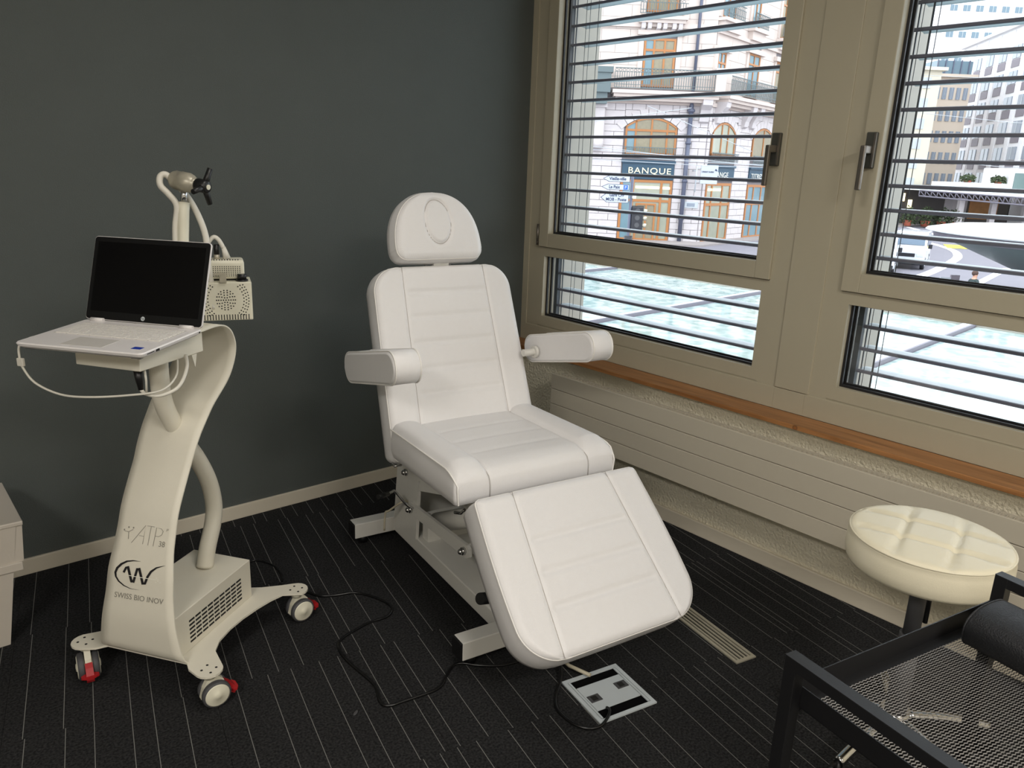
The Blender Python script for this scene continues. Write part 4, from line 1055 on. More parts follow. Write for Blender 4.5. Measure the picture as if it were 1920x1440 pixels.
ground_strip(bm, [(p.x, p.y) for p in catmull([Vector((x, y, 0)) for x, y in ((17, 35.5), (20.8, 40.0), (23.7, 43.8), (26.9, 48.3), (29.8, 52.8), (32.3, 58.4), (34, 66))], 4)], .55)
ground_strip(bm, [(46.5, 102), (45.1, 96), (42.6, 86.2), (40.5, 78.2), (38.6, 70)], .6); ground_strip(bm, [(20.5, 35), (22.9, 38.3), (25.2, 41.2), (29, 46)], .4)
obj('lane_marking', bm, 'road_white', gnd, fix=False)
bm = bmesh.new(); poly(bm, [wpt(32.6, 59.4, GZ+.02), wpt(36.5, 58.5, GZ+.02), wpt(37.3, 62.0, GZ+.02), wpt(34.2, 63.0, GZ+.02)]); obj('yellow_marking', bm, 'road_yellow', gnd, fix=False)
bm = bmesh.new()
for a, c in (((-20, 54.9), (14, 54.9)),): pass
q = [wpt(*p, 0) for p in ((-10, 52.5), (12.2, 52.0), (30, 74), (60, 104), (60, 180), (-10, 180))]
v0 = [bm.verts.new((p.x, p.y, GZ+.001)) for p in q]; v1 = [bm.verts.new((p.x, p.y, GZ+.12)) for p in q]; bm.faces.new(v1)
for i in range(6): bm.faces.new((v0[i], v0[(i+1) % 6], v1[(i+1) % 6], v1[i]))
pv_ = obj('pavement', bm, 'paving'); struct(pv_, 'pale raised pavement along the buildings across the street')

# ---- glass canopy under the windows
can = empty('glass_canopy', (.45, 2.0, 0)); tag(can, 'frosted glass canopy roof just below the windows, with dark bars between panes', 'canopy')
ca_, sa_ = math.cos(math.radians(4.5)), math.sin(math.radians(4.5))
def cpt(x, y, z): return (x*ca_-(y)*sa_*0, x*sa_+y, z)
bars = [-8.45, -5.75, -3.05, -.50, 2.02, 4.62, 7.2]
for i in range(len(bars)-1):
    for (xa, xb) in ((.0, 3.0), (3.02, 6.15)):
        bm = bmesh.new(); y0, y1 = bars[i]-2.0+.035, bars[i+1]-2.0-.035
        v = [Vector(cpt(xa, y0, -.02)), Vector(cpt(xb, y0, -.02)), Vector(cpt(xb, y1, -.02)), Vector(cpt(xa, y1, -.02))]
        a = [bm.verts.new(p) for p in v]; c = [bm.verts.new(p-Vector((0, 0, .014))) for p in v]; bm.faces.new(a); bm.faces.new(c[::-1])
        for k in range(4): bm.faces.new((a[k], c[k], c[(k+1) % 4], a[(k+1) % 4]))
        obj('glass_panel', bm, 'canopy', can)
for yb in bars:
    bm = bmesh.new(); y = yb-2.0
    for (d0, d1, z0, z1, mi) in ((-.022, .0, -.06, .016, 0), (.0, .10, -.06, .002, 1)):
        v = [Vector(cpt(0, y+d0, 0)), Vector(cpt(6.2, y+d0, 0)), Vector(cpt(6.2, y+d1, 0)), Vector(cpt(0, y+d1, 0))]
        a = [bm.verts.new((p.x, p.y, z1)) for p in v]; c = [bm.verts.new((p.x, p.y, z0)) for p in v]
        f = bm.faces.new(a); f.material_index = mi; f = bm.faces.new(c[::-1]); f.material_index = mi
        for k in range(4): f = bm.faces.new((a[k], c[k], c[(k+1) % 4], a[(k+1) % 4])); f.material_index = mi
    obj('glazing_bar', bm, ['truss', 'sign_white'], can)
bm = bmesh.new(); v = [cpt(6.15, -11, -.12), cpt(6.25, -11, -.12), cpt(6.25, 6, -.12), cpt(6.15, 6, -.12)]
a = [bm.verts.new(p) for p in v]; c = [bm.verts.new((p[0], p[1], .01)) for p in v]; bm.faces.new(a[::-1]); bm.faces.new(c)
for k in range(4): bm.faces.new((a[k], a[(k+1) % 4], c[(k+1) % 4], c[k]))
obj('edge_beam', bm, 'reveal', can)

# ---- bank building
bank = wempty('bank_building', 9.40, 54.8); tag(bank, 'pale stone corner building with oak doors and a BANQUE fascia', 'building')
IA = Matrix.Identity(4); IB = Matrix.Translation((3.12, 0, 0)) @ Matrix.Rotation(math.radians(50), 4, 'Z')
def bpart(name, mw, m, fn, par=bank, lab=None):
    bm = bmesh.new(); fn(bm); o = obj(name, bm, m, par, mw=mw); 
    if lab: o['label'] = lab
    return o
b_ = bmesh.new(); box(b_, -14, 3.12, .0, 9, GZ, 18.5); box(b_, 0, 28, 0, 9, GZ, 18.5, mx=IB); obj('wall', b_, 'joint', bank)
block_me = {}
def blocks(mw, x0, x1, z0, z1, ch, wd, y=-.06, m='stone', jt=.028, name='stone_block', skip=()):
    nz = max(1, round((z1-z0)/ch)); h = (z1-z0)/nz; nx0 = max(1, round((x1-x0)/wd)); w = (x1-x0)/nx0
    for k in range(nz):
        xs = [x0]+[x0+w*(i+(.5 if k % 2 and nx0 > 1 else 0)) for i in range(1 if not (k % 2 and nx0 > 1) else 0, nx0)]+[x1]
        xs = sorted(set(round(x, 3) for x in xs))
        for i in range(len(xs)-1):
            a, c = xs[i], xs[i+1]; zz = z0+h*k
            if any(a < sx1-.02 and c > sx0+.02 and zz < sz1-.02 and zz+h > sz0+.02 for (sx0, sx1, sz0, sz1) in skip):
                # clip horizontally against openings
                segs = [(a, c)]
                for (sx0, sx1, sz0, sz1) in skip:
                    if zz < sz1-.02 and zz+h > sz0+.02:
                        ns_ = []
                        for (p, q2) in segs:
                            if q2 <= sx0 or p >= sx1: ns_.append((p, q2)); continue
                            if p < sx0-.1: ns_.append((p, sx0))
                            if q2 > sx1+.1: ns_.append((sx1, q2))
                        segs = ns_
            else: segs = [(a, c)]
            for (p, q2) in segs:
                key = (round(q2-p, 2), round(h, 2), m, y)
                if key not in block_me:
                    bm = bmesh.new(); box(bm, 0, q2-p-jt, y, .02, 0, h-jt, bev=0); o = obj(name, bm, m, bank, mw=mw @ Matrix.Translation((p+jt/2, 0, zz+jt/2))); block_me[key] = o.data
                else:
                    o = bpart_me(name, block_me[key], mw @ Matrix.Translation((p+jt/2, 0, zz+jt/2)))
def bpart_me(name, me, mw, par=bank):
    o = bpy.data.objects.new(name, me); COL.objects.link(o); o.parent = par; o.matrix_local = mw; return o
# ground floor rusticated piers
blocks(IA, -6.6, -2.52, GZ, 5.85, .46, 1.4); blocks(IA, 1.10, 3.10, GZ, 5.85, .46, 1.05); blocks(IA, -2.52, 1.10, 5.05, 5.85, .40, .9)
blocks(IA, -9.5, -6.6, GZ, 5.85, .46, 1.45, y=-.25)
blocks(IB, .02, .42, GZ, 5.85, .46, .5); blocks(IB, 4.50, 7.10, GZ, 5.85, .46, 1.3); blocks(IB, 11.0, 13.5, GZ, 5.85, .46, 1.3); blocks(IB, .42, 4.50, 5.1, 5.85, .4, 1.0); blocks(IB, 7.1, 11, 5.1, 5.85, .4, 1.0)
# smooth ashlar above
SA = [(-1.75, .62, 6.8, 10.1), (-1.75, .62, 11.4, 14.6)]; SB = [(.15, 1.5, 6.9, 9.4), (4.8, 6.9, 6.9, 9.9), (9.6, 11.6, 6.9, 9.9), (.15, 2.2, 11.3, 14.5), (4.6, 6.1, 11.4, 14.5), (9.6, 11.2, 11.4, 14.5)]
blocks(IA, -12, 3.10, 6.8, 18.4, .72, 1.9, y=-.05, m='stone_smooth', jt=.016, skip=SA)
blocks(IB, .02, 20, 6.8, 18.4, .72, 2.2, y=-.05, m='stone_smooth', jt=.016, skip=SB)
blocks(IA, -12, -9.5, GZ, 6.8, .72, 1.9, y=-.05, m='stone_smooth', jt=.016)

def rect_window(mw, x0, x1, z0, z1, nm=2, tr=(), pane='pane_curtain', fw=.12, name='window', y=-.04, wood='oak', mat_list=None, fills=None):
    bm = bmesh.new(); box(bm, x0, x0+fw, y-.08, y+.06, z0, z1); box(bm, x1-fw, x1, y-.08, y+.06, z0, z1); box(bm, x0+fw, x1-fw, y-.08, y+.06, z1-fw, z1); box(bm, x0+fw, x1-fw, y-.08, y+.06, z0, z0+fw)
    for t in tr: box(bm, x0+fw, x1-fw, y-.085, y+.05, t-fw*.5, t+fw*.5)
    ms = nm if isinstance(nm, (list, tuple)) else [x0+(x1-x0)*k/nm for k in range(1, nm)]
    for xm in ms: box(bm, xm-fw*.45, xm+fw*.45, y-.08, y+.05, z0+fw, z1-fw)
    f = obj(name, bm, wood, bank, mw=mw)
    ed = [x0]+list(ms)+[x1]
    for k in range(len(ed)-1):
        bm = bmesh.new(); box(bm, ed[k]+.03, ed[k+1]-.03, y-.03, y-.01, z0+.03, z1-.03)
        pm = (fills[k] if fills else pane)
        obj('pane', bm, pm, f)
    return f
def arch_window(mw, x0, x1, z0, z1, rise, nm, tr, pane, fills=None):
    xc_, hw_ = (x0+x1)/2, (x1-x0)/2; R_ = (hw_*hw_+rise*rise)/(2*rise)
    def top(x): return z1-R_+math.sqrt(max(0, R_*R_-(x-xc_)**2))
    bm = bmesh.new(); fw = .13; N = 14; y = -.04
    xs = [x0+(x1-x0)*k/N for k in range(N+1)]
    for k in range(N):
        a, c = xs[k], xs[k+1]; q4 = [(a, top(a)), (c, top(c)), (c, top(c)-fw), (a, top(a)-fw)]; prism(bm, [(p[0], p[1]) for p in q4], y-.08, y+.05, axis='y')
    box(bm, x0, x0+fw, y-.08, y+.05, z0, top(x0)); box(bm, x1-fw, x1, y-.08, y+.05, z0, top(x1)); box(bm, x0, x1, y-.08, y+.05, z0, z0+fw)
    for t in tr: box(bm, x0+fw, x1-fw, y-.085, y+.05, t-.07, t+.07)
    for xm in nm: box(bm, xm-.06, xm+.06, y-.08, y+.05, z0, top(xm)-.02)
    f = obj('window', bm, 'oak', bank, mw=mw)
    ed = [x0]+list(nm)+[x1]
    for k in range(len(ed)-1):
        bm = bmesh.new(); a, c = ed[k], ed[k+1]; pts = [(a, z0), (c, z0)]+[(c+(a-c)*q_/4, top(c+(a-c)*q_/4)) for q_ in range(5)]
        prism(bm, pts, y-.03, y-.01, axis='y'); obj('pane', bm, fills[k] if fills else pane, f)
    # voussoirs
    n = 9
    for k in range(n):
        t0, t1 = -1+2*k/n, -1+2*(k+1)/n; a0, a1 = math.asin(min(1, (hw_+.25)/R_))*t0, math.asin(min(1, (hw_+.25)/R_))*t1; g_ = .006
        cz = z1-R_; pr = []
        for (a, rr2) in ((a0+g_, R_+.04), (a1-g_, R_+.04), (a1-g_, R_+.55), (a0+g_, R_+.55)): pr.append((xc_+math.sin(a)*rr2, cz+math.cos(a)*rr2))
        bm = bmesh.new(); prism(bm, pr, -.12, .02, axis='y'); obj('arch_stone', bm, 'stone', bank, mw=mw)
# A side
rect_window(IA, -2.50, 1.06, GZ+.05, .96, [-1.62, .32], (-.42,), fills=['pane_blue', 'pane_lit', 'pane_lit'], fw=.17, name='shop_door')
for (xa, xb) in ((-1.45, .18), (.42, .92)): bpart('strip_lamp', IA, 'lamp_glow', lambda bm: box(bm, xa, xb, -.12, -.09, .38, .54))
rect_window(IA, -1.35, .05, GZ+.1, -.6, [-.62], (), pane='pane_curtain', fw=.12, name='door_leaf', y=-.10)
arch_window(IA, -2.42, 1.06, 2.62, 5.02, .62, [-1.72, -.66, .40], (4.18,), 'pane_curtain', ['pane_blue', 'pane_curtain', 'pane_curtain', 'pane_curtain'])
bpart('fascia', IA, 'fascia', lambda bm: (box(bm, -2.46, 1.08, -.16, .02, 1.02, 2.05), box(bm, -2.55, 1.14, -.26, .02, 2.05, 2.26), box(bm, -2.46, 1.08, -.19, .02, 1.02, 1.10)))
bm = bmesh.new(); text_bm(bm, 'BANQUE', .56, Matrix.Translation((-2.08, -.20, 1.38)) @ Matrix.Diagonal((1.22, 1, 1, 1)) @ Matrix.Rotation(PI/2, 4, 'X'), depth=.015, font_space=1.12); obj('fascia_lettering', bm, 'gold', bank, mw=IA, fix=False)
rect_window(IA, -1.62, .48, 6.95, 9.92, [-.95, -.25], (9.2,), fills=['pane_blue', 'pane_curtain', 'pane_curtain'], fw=.14)
rect_window(IA, -1.60, .42, 11.5, 14.4, [-.95, -.25], (13.7,), fills=['pane_curtain', 'pane_curtain', 'pane_curtain'], fw=.14)
for (a, c, z0_, z1_) in ((-1.75, .62, 6.8, 10.1), (-1.75, .62, 11.35, 14.6)):
    bpart('window_surround', IA, 'stone_smooth', lambda bm: (box(bm, a-.22, a+.10, -.14, .02, z0_, z1_), box(bm, c-.10, c+.22, -.14, .02, z0_, z1_), box(bm, a-.35, c+.35, -.30, .02, z1_, z1_+.28)))
def railing(mw, x0, x1, z0, z1, y, name='railing', step=.155, scroll=True, m='iron'):
    bm = bmesh.new(); box(bm, x0, x1, y-.03, y+.03, z1-.05, z1); box(bm, x0, x1, y-.02, y+.02, z0+.10, z0+.14); box(bm, x0, x1, y-.02, y+.02, z0+.30, z0+.33)
    x = x0
    while x <= x1: box(bm, x-.018, x+.018, y-.018, y+.018, z0+.1, z1-.25 if scroll else z1); x += step
    if scroll:
        x = x0+.1; box(bm, x0, x1, y-.02, y+.02, z1-.27, z1-.24)
        while x < x1-.1:
            pts = [(x+.09*math.cos(a), y, z1-.15+.09*math.sin(a)) for a in [k*PI/4 for k in range(9)]]; tube(bm, pts, .014, 4, cap=False); x += .24
    return obj(name, bm, m, bank, mw=mw)
def balcony(mw, x0, x1, zt_, depth, corb, cw=.32, ch=1.0):
    bpart('balcony', mw, 'stone_smooth', lambda bm: (box(bm, x0, x1, -depth, .02, zt_-.22, zt_), box(bm, x0+.1, x1-.1, -depth+.15, .02, zt_-.42, zt_-.22), box(bm, x0+.25, x1-.25, -depth+.4, .02, zt_-.62, zt_-.42)))
    for xb in corb:
        bpart('corbel', mw, 'stone', lambda bm: prism(bm, [(0.02, zt_-1.9*ch), (-.28*ch, zt_-1.75*ch), (-.36*ch, zt_-1.4*ch), (-.55*ch, zt_-1.05*ch), (-depth+.25, zt_-.75), (-depth+.2, zt_-.42), (.02, zt_-.42)], xb-cw, xb+cw, axis='x'))
balcony(IA, -3.6, 3.5, 6.62, 1.25, (2.75,)); railing(IA, -3.5, 3.45, 6.62, 7.95, -1.15)
bpart('balcony_pedestal', IA, 'stone_smooth', lambda bm: (box(bm, 3.05, 3.7, -1.35, -.7, 6.62, 8.0), box(bm, 2.98, 3.78, -1.42, -.63, 7.95, 8.1)))
bpart('bay', IA, 'iron', lambda bm: (box(bm, -6.2, -3.75, -1.3, .02, 6.4, 7.7), box(bm, -6.3, -3.65, -1.4, .02, 7.6, 7.95), box(bm, -6.0, -3.9, -1.1, .02, 5.7, 6.4)))
bpart('stone_scroll', IA, 'stone', lambda bm: (box(bm, -4.6, -3.9, -.5, .02, 3.2, 5.6, bev=.12), box(bm, -5.6, -4.9, -.5, .02, 3.2, 5.6, bev=.12), box(bm, -5.8, -3.8, -.6, .02, 5.5, 5.8), cyl(bm, (-4.25, -.35, 2.9), (-4.25, -.35, 3.5), .36, 14), cyl(bm, (-5.25, -.35, 2.9), (-5.25, -.35, 3.5), .36, 14)))
railing(IA, -2.45, 1.08, 2.28, 3.10, -.42, scroll=False, step=.17)
balcony(IA, -2.2, 1.0, 11.2, .75, (-1.8, -1.4, -.8, -.4, .2, .6), .13, .5); railing(IA, -2.1, .95, 11.2, 12.2, -.68, step=.17)
bpart('string_course', IA, 'stone_smooth', lambda bm: (box(bm, -12, 3.15, -.22, .02, 10.55, 10.85), box(bm, -12, 3.15, -.18, .02, 5.85, 6.1)))
bpart('drain_pipe', IA, 'mast', lambda bm: (cyl(bm, (1.84, -.22, 5.8), (1.84, -.22, 18.4), .10, 10), cyl(bm, (1.84, -.26, GZ), (1.84, -.26, 5.5), .15, 12), lathe(bm, [(.15, 0), (.26, .08), (.26, .18), (.13, .3), (.16, .42), (.04, .8), (0, 1.0)], 12, center=(1.84, -.26, 5.4))))
for zz in (-1.6, .9, 3.4): bpart('pipe_collar', IA, 'mast', lambda bm: cyl(bm, (1.84, -.26, zz), (1.84, -.26, zz+.14), .20, 12))
bpart('brass_plaque', IA, 'sign_white', lambda bm: box(bm, 1.95, 2.95, -.13, -.06, -.80, -.38)); bpart('plaque_panel', IA, 'pane_far', lambda bm: box(bm, 2.18, 2.72, -.14, -.12, -.70, -.48))
# B side
rect_window(IB, .42, 4.30, GZ+.05, .92, [1.35, 2.95], (-.55,), fills=['pane_lit', 'pane_lit', 'pane_lit'], fw=.18, name='shop_window')
bpart('strip_lamp', IB, 'lamp_glow', lambda bm: box(bm, .7, 2.7, -.12, -.09, .38, .54))
rect_window(IB, 7.15, 10.95, GZ+.05, .86, [8.3, 9.7], (-.55,), fills=['pane_blue', 'pane_blue', 'pane_blue'], fw=.18, name='shop_window')
for (a, c, s, tx) in ((.40, 4.46, 'CHANGE', .62), (7.12, 11.0, 'TITRES', 7.34)):
    bpart('fascia', IB, 'fascia', lambda bm: (box(bm, a, c, -.16, .02, 1.08, 1.98), box(bm, a-.06, c+.06, -.26, .02, 1.98, 2.16)))
    bm = bmesh.new(); text_bm(bm, s, .50, Matrix.Translation((tx, -.20, 1.32)) @ Matrix.Diagonal((1.30, 1, 1, 1)) @ Matrix.Rotation(PI/2, 4, 'X'), depth=.015, font_space=1.1); obj('fascia_lettering', bm, 'letters', bank, mw=IB, fix=False)
arch_window(IB, .62, 4.20, 2.75, 4.98, .70, [2.0, 3.0], (), 'pane_lit'); arch_window(IB, 7.2, 10.9, 2.75, 4.98, .70, [9.1], (), 'pane_curtain')
for (a, c) in ((.4, 4.5), (7.1, 11)): railing(IB, a, c, 2.20, 2.95, -.35, scroll=True, step=.2)
balcony(IB, .6, 14.5, 6.62, 1.1, (1.0, 5.3, 6.6, 11.6)); railing(IB, .8, 14.4, 6.62, 7.85, -1.0)
for (a, c, z0_, z1_) in ((.22, 1.42, 6.9, 9.35), (4.9, 6.8, 6.9, 9.8), (9.7, 11.5, 6.9, 9.8), (.25, 2.1, 11.4, 14.4), (4.7, 6.0, 11.4, 14.4), (9.7, 11.1, 11.4, 14.4)):
    rect_window(IB, a, c, z0_, z1_, 2, (z1_-.7,), 'pane_blue' if a < 6 else 'pane_curtain', fw=.12)
    bpart('window_surround', IB, 'stone_smooth', lambda bm: (box(bm, a-.32, a, -.14, .02, z0_, z1_), box(bm, c, c+.32, -.14, .02, z0_, z1_), box(bm, a-.45, c+.45, -.32, .02, z1_, z1_+.3)))
for (a, c) in ((.1, 2.7), (4.5, 6.6), (9.4, 11.6)):
    bpart('balcony', IB, 'stone_smooth', lambda bm: (box(bm, a-.15, c+.15, -.6, .02, 11.15, 11.35), box(bm, a, c, -.4, .02, 10.6, 11.15))); railing(IB, a-.1, c+.1, 11.35, 12.3, -.54, step=.18)
bpart('string_course', IB, 'stone_smooth', lambda bm: (box(bm, 0, 20, -.22, .02, 10.4, 10.62), box(bm, 0, 20, -.18, .02, 5.85, 6.1)))
# projecting white flag sign of another bank
fs = wempty('bank_flag_sign', 12.62, 53.5, 0); tag(fs, 'white hanging sign of a bank in front of the CHANGE fascia', 'sign')
bm = bmesh.new(); box(bm, -.57, .57, -.06, .06, .86, 2.08, bev=.02); obj('panel', bm, 'sign_white', fs)
bm = bmesh.new(); text_bm(bm, 'CREDIT SUISSE', .125, Matrix.Translation((-.53, -.075, 1.60)) @ Matrix.Rotation(PI/2, 4, 'X'), depth=.005, bold=.002); obj('lettering', bm, 'sign_blue', fs, fix=False)
bm = bmesh.new(); poly(bm, [(.34, -.07, 1.72), (.48, -.07, 1.73), (.38, -.07, 1.86)]); poly(bm, [(.46, -.07, 1.68), (.52, -.07, 1.72), (.41, -.07, 1.88)]); obj('sail_emblem', bm, 'sign_blue', fs, fix=False)
bm = bmesh.new(); cyl(bm, (-.85, 0, .3), (-.85, 0, 2.0), .045, 8); cyl(bm, (-.85, 0, 1.85), (-.57, 0, 1.85), .03, 8); cyl(bm, (-.85, 0, 1.0), (-.57, 0, 1.0), .03, 8); cyl(bm, (-.85, 0, 1.7), (-.85, 1.25, 1.7), .04, 8); obj('bracket', bm, 'sign_white', fs)

# ---- traffic light mast with direction signs
mast = wempty('signal_mast', 3.97, 28.2, 0); tag(mast, 'dark mast with a black traffic light below the direction signs', 'traffic light')
bm = bmesh.new(); cyl(bm, (0, 0, GZ), (0, 0, 1.36), .055, 12); obj('pole', bm, 'mast', mast)
bm = bmesh.new(); lathe(bm, [(.055, 0), (.075, .02), (.07, .12), (.03, .18), (0, .19)], 12, center=(.10, -.05, .52)); cyl(bm, (.02, -.03, .56), (.10, -.05, .56), .02, 8); obj('camera_dome', bm, 'cream', mast)
bm = bmesh.new(); box(bm, .06, .46, -.12, .10, -.53, .25, bev=.02); box(bm, .02, .50, .10, .12, -.56, .28); sg_ = obj('signal_head', bm, 'signal_black', mast)
for k in range(3):
    z = .12-.25*k
    bm = bmesh.new(); cyl(bm, (.26, -.12, z), (.26, -.125, z), .085, 18); obj('lens', bm, 'rubber', sg_)
    bm = bmesh.new(); cyl(bm, (.46, -.02, z), (.60, -.02, z-.02), .075, 14); obj('hood', bm, 'brushed', sg_)
bm = bmesh.new(); cyl(bm, (0, -.01, -.78), (.02, -.01, -1.15), .15, 14); obj('lower_signal', bm, 'signal_black', mast)
def dirsign(z0_, z1_, xl, xr, lines, label, P_=False):
    s = wempty('direction_sign', 3.97, 28.1, 0); tag(s, label, 'sign'); zc_ = (z0_+z1_)/2; a = .22
    bm = bmesh.new(); prism(bm, [(xl-3.97, zc_), (xl+a-3.97, z1_), (xr-3.97, z1_), (xr-3.97, z0_), (xl+a-3.97, z0_)], -.03, .0, axis='y'); obj('panel', bm, 'sign_blue', s)
    bm = bmesh.new(); i_ = .016; prism(bm, [(xl-3.97+.03, zc_), (xl+a-3.97+.008, z1_-i_), (xr-3.97-i_, z1_-i_), (xr-3.97-i_, z0_+i_), (xl+a-3.97+.008, z0_+i_)], -.036, -.03, axis='y'); obj('face', bm, 'sign_white', s)
    n = len(lines)
    for k, tx in enumerate(lines):
        bm = bmesh.new(); h = .155 if n == 1 else .15
        zz = (zc_-.045) if n == 1 else (zc_+.045-.15*k)
        text_bm(bm, tx[0], h, Matrix.Translation((tx[1]-3.97, -.042, zz)) @ Matrix.Diagonal((tx[2], 1, 1, 1)) @ Matrix.Rotation(PI/2, 4, 'X'), depth=.001, bold=.0035); obj('lettering', bm, 'sign_blue', s, fix=False)
    if P_:
        bm = bmesh.new(); box(bm, xr-3.97-.20, xr-3.97-.05, -.042, -.036, zc_-.075, zc_+.075); sq = obj('parking_symbol', bm, 'p_blue', s)
        bm = bmesh.new(); text_bm(bm, 'P', .14, Matrix.Translation((xr-3.97-.165, -.046, zc_-.05)) @ Matrix.Rotation(PI/2, 4, 'X'), depth=.001); obj('parking_letter', bm, 'sign_white', sq, fix=False)
dirsign(1.080, 1.300, 2.915, 3.87, [('Vieille-ville', 3.14, .88)], 'white arrow sign reading Vieille-ville, top of three')
dirsign(.805, 1.010, 2.88, 3.86, [('La Paix', 3.14, .88)], 'white arrow sign reading La Paix with a parking symbol', True)
dirsign(.370, .710, 2.868, 3.868, [('Gare CFF', 3.18, .88), ('MOB - Poste', 3.06, .92)], 'white arrow sign reading Gare CFF, MOB - Poste')

# ---- overhead wires
def wire(label, pts, r=.012, g='overhead tram wires'):
    bm = bmesh.new(); tube(bm, [wpt(*p) for p in pts], r, 5); o = obj('tram_wire', bm, 'sign_white'); tag(o, label, 'wire', g); return o
for k, (za, zb_) in enumerate(((2.32, 2.12), (2.12, 1.98), (1.92, 1.9), (2.5, 1.75))):
    wire(['overhead wire just above the BANQUE fascia, second highest on its left', 'overhead wire over the BANQUE fascia, third highest on its left', 'lowest and most level wire before the BANQUE fascia', 'overhead wire before the fascia, sloping down steeply to the right'][k], [(1.5, 33, za), (8, 34, (za+zb_)/2-.1), (14, 36, zb_)])
wire('overhead wire rising to the right across the arched window', [(2, 33, 3.2), (7, 34, 4.1)]); wire('overhead wire falling to the right from the arched window top', [(5.2, 34, 4.1), (10, 35, 2.5)])
for k, (za, zb_) in enumerate(((9.0, 9.5), (6.6, 6.0), (3.4, 2.9))):
    wire(['highest overhead wire before the far buildings', 'middle overhead wire before the far buildings', 'lowest overhead wire before the far buildings'][k], [(26, 60, za), (36, 60, (za+zb_)/2-.3), (46, 60, zb_)], .018, 'wires before the far buildings')

# ---- far buildings
def grid_building(name, label, x, y, rz, w, d, z1, wall, rows, cols, x0, dx, z0, dz, ww, wh, pane, spandrel=None, extra=None):
    e = wempty(name, x, y, 0, rz); tag(e, label, 'building')
    bm = bmesh.new(); box(bm, 0, w, 0, d, GZ, z1); obj('wall', bm, wall, e)
    bm = bmesh.new(); box(bm, -.4, w+.4, -.5, d, z1, z1+.35); obj('roof', bm, wall, e)
    me = None; me2 = None
    for r_ in range(rows):
        for c_ in range(cols):
            if me is None:
                bm = bmesh.new(); box(bm, 0, ww, -.10, .02, 0, wh); box(bm, ww*.47, ww*.53, -.14, .0, 0, wh, mi=1); o = obj('window', bm, [pane, 'sign_white'], e); me = o.data
            else: o = bpart_me('window', me, Matrix.Identity(4), e)
            o.location = (x0+dx*c_, 0, z0+dz*r_)
            if spandrel:
                if me2 is None:
                    bm = bmesh.new(); box(bm, 0, ww, -.06, .02, 0, dz-wh-.55); o2 = obj('spandrel', bm, spandrel, e); me2 = o2.data
                else: o2 = bpart_me('spandrel', me2, Matrix.Identity(4), e)
                o2.location = (x0+dx*c_, 0, z0+dz*r_-(dz-wh-.55)-.1)
    return e
ge = grid_building('office_block', 'white gridded office block with brown spandrels at the far right', 61.0, 116, math.radians(-100), 34, 14, 19.6, 'white_conc', 6, 8, .9, 4.0, 1.6, 2.9, 2.2, 1.45, 'pane_far', 'dk_panel')
bm = bmesh.new()
for k in range(9):
    box(bm, 4.0*k-.35, 4.0*k+.45, -.10, .0, .5, 19.4)
obj('pilasters', bm, 'white_conc', ge)
ge = grid_building('beige_office_building', 'beige office building with a blue glazed top storey', 49.6, 100, 0, 4.5, 12, 13.9, 'beige', 5, 5, .3, .84, 1.4, 2.5, .5, 1.35, 'pane_far')
bm = bmesh.new(); box(bm, .1, 4.4, .3, 11, 14.2, 15.8); tp = obj('glazed_storey', bm, 'blue_glass', ge)
for k in range(5):
    bm = bmesh.new(); box(bm, .1+.95*k, .22+.95*k, .2, .32, 14.2, 15.9); obj('mullion', bm, 'mast', tp)
ge = grid_building('ochre_apartment_building', 'narrow ochre rendered building, leftmost in the right window', 37, 94, 0, 10.3, 12, 13.8, 'tan', 6, 4, 1.2, 2.35, .9, 2.2, .95, 1.15, 'sign_white')
bm = bmesh.new(); box(bm, .2, 10.1, -.6, -.02, .1, .5); obj('shop_awning', bm, 'blue_glass', ge)
grid_building('tower_block', 'pale tower block rising behind the other buildings', 84, 170, 0, 22, 14, 44, 'white_conc', 7, 8, .9, 2.6, 15.5, 4.9, 1.4, 1.1, 'blue_glass')

# ---- far station canopy and shops
sc_ = wempty('station_canopy', 42.6, 85, 0); tag(sc_, 'wide curved canopy with a grey lattice edge across the street', 'canopy')
def carc(t): return Vector((t*16, -2.0*math.sin(t*PI/2)*2, 0.62-.55*t))
bm = bmesh.new(); N = 30; up_, lo_ = [carc(k/N)+Vector((0, 0, .12)) for k in range(N+1)], [carc(k/N)-Vector((0, 0, .45+.25*k/N)) for k in range(N+1)]
tube(bm, up_, .09, 6); tube(bm, lo_, .09, 6)
for k in range(N): tube(bm, [up_[k], lo_[k+1]], .05, 5); tube(bm, [lo_[k], up_[k]], .05, 5)
obj('lattice_edge', bm, 'truss', sc_)
bm = bmesh.new(); rr_ = []
for j in range(6): rr_.append([bm.verts.new(carc(k/N)+Vector((0, j*2.0, .14+.8*math.sin(j/5*PI/2)*min(1, k/N*2)))) for k in range(N+1)])
for j in range(5):
    for k in range(N): bm.faces.new((rr_[j][k], rr_[j][k+1], rr_[j+1][k+1], rr_[j+1][k]))
obj('roof', bm, 'membrane', sc_)
for x in (4.5, 8.0, 11.5): bpart('post', Matrix.Identity(4), 'stone', lambda bm: box(bm, x, x+.55, .0, .5, GZ, .1), par=sc_)
sh = wempty('shop_row', 42.2, 92, 0); tag(sh, 'dark row of shops under the far station canopy', 'shop')
bm = bmesh.new(); box(bm, -4, 22, 0, 6, GZ, .9); obj('shell', bm, 'shop_dark', sh)
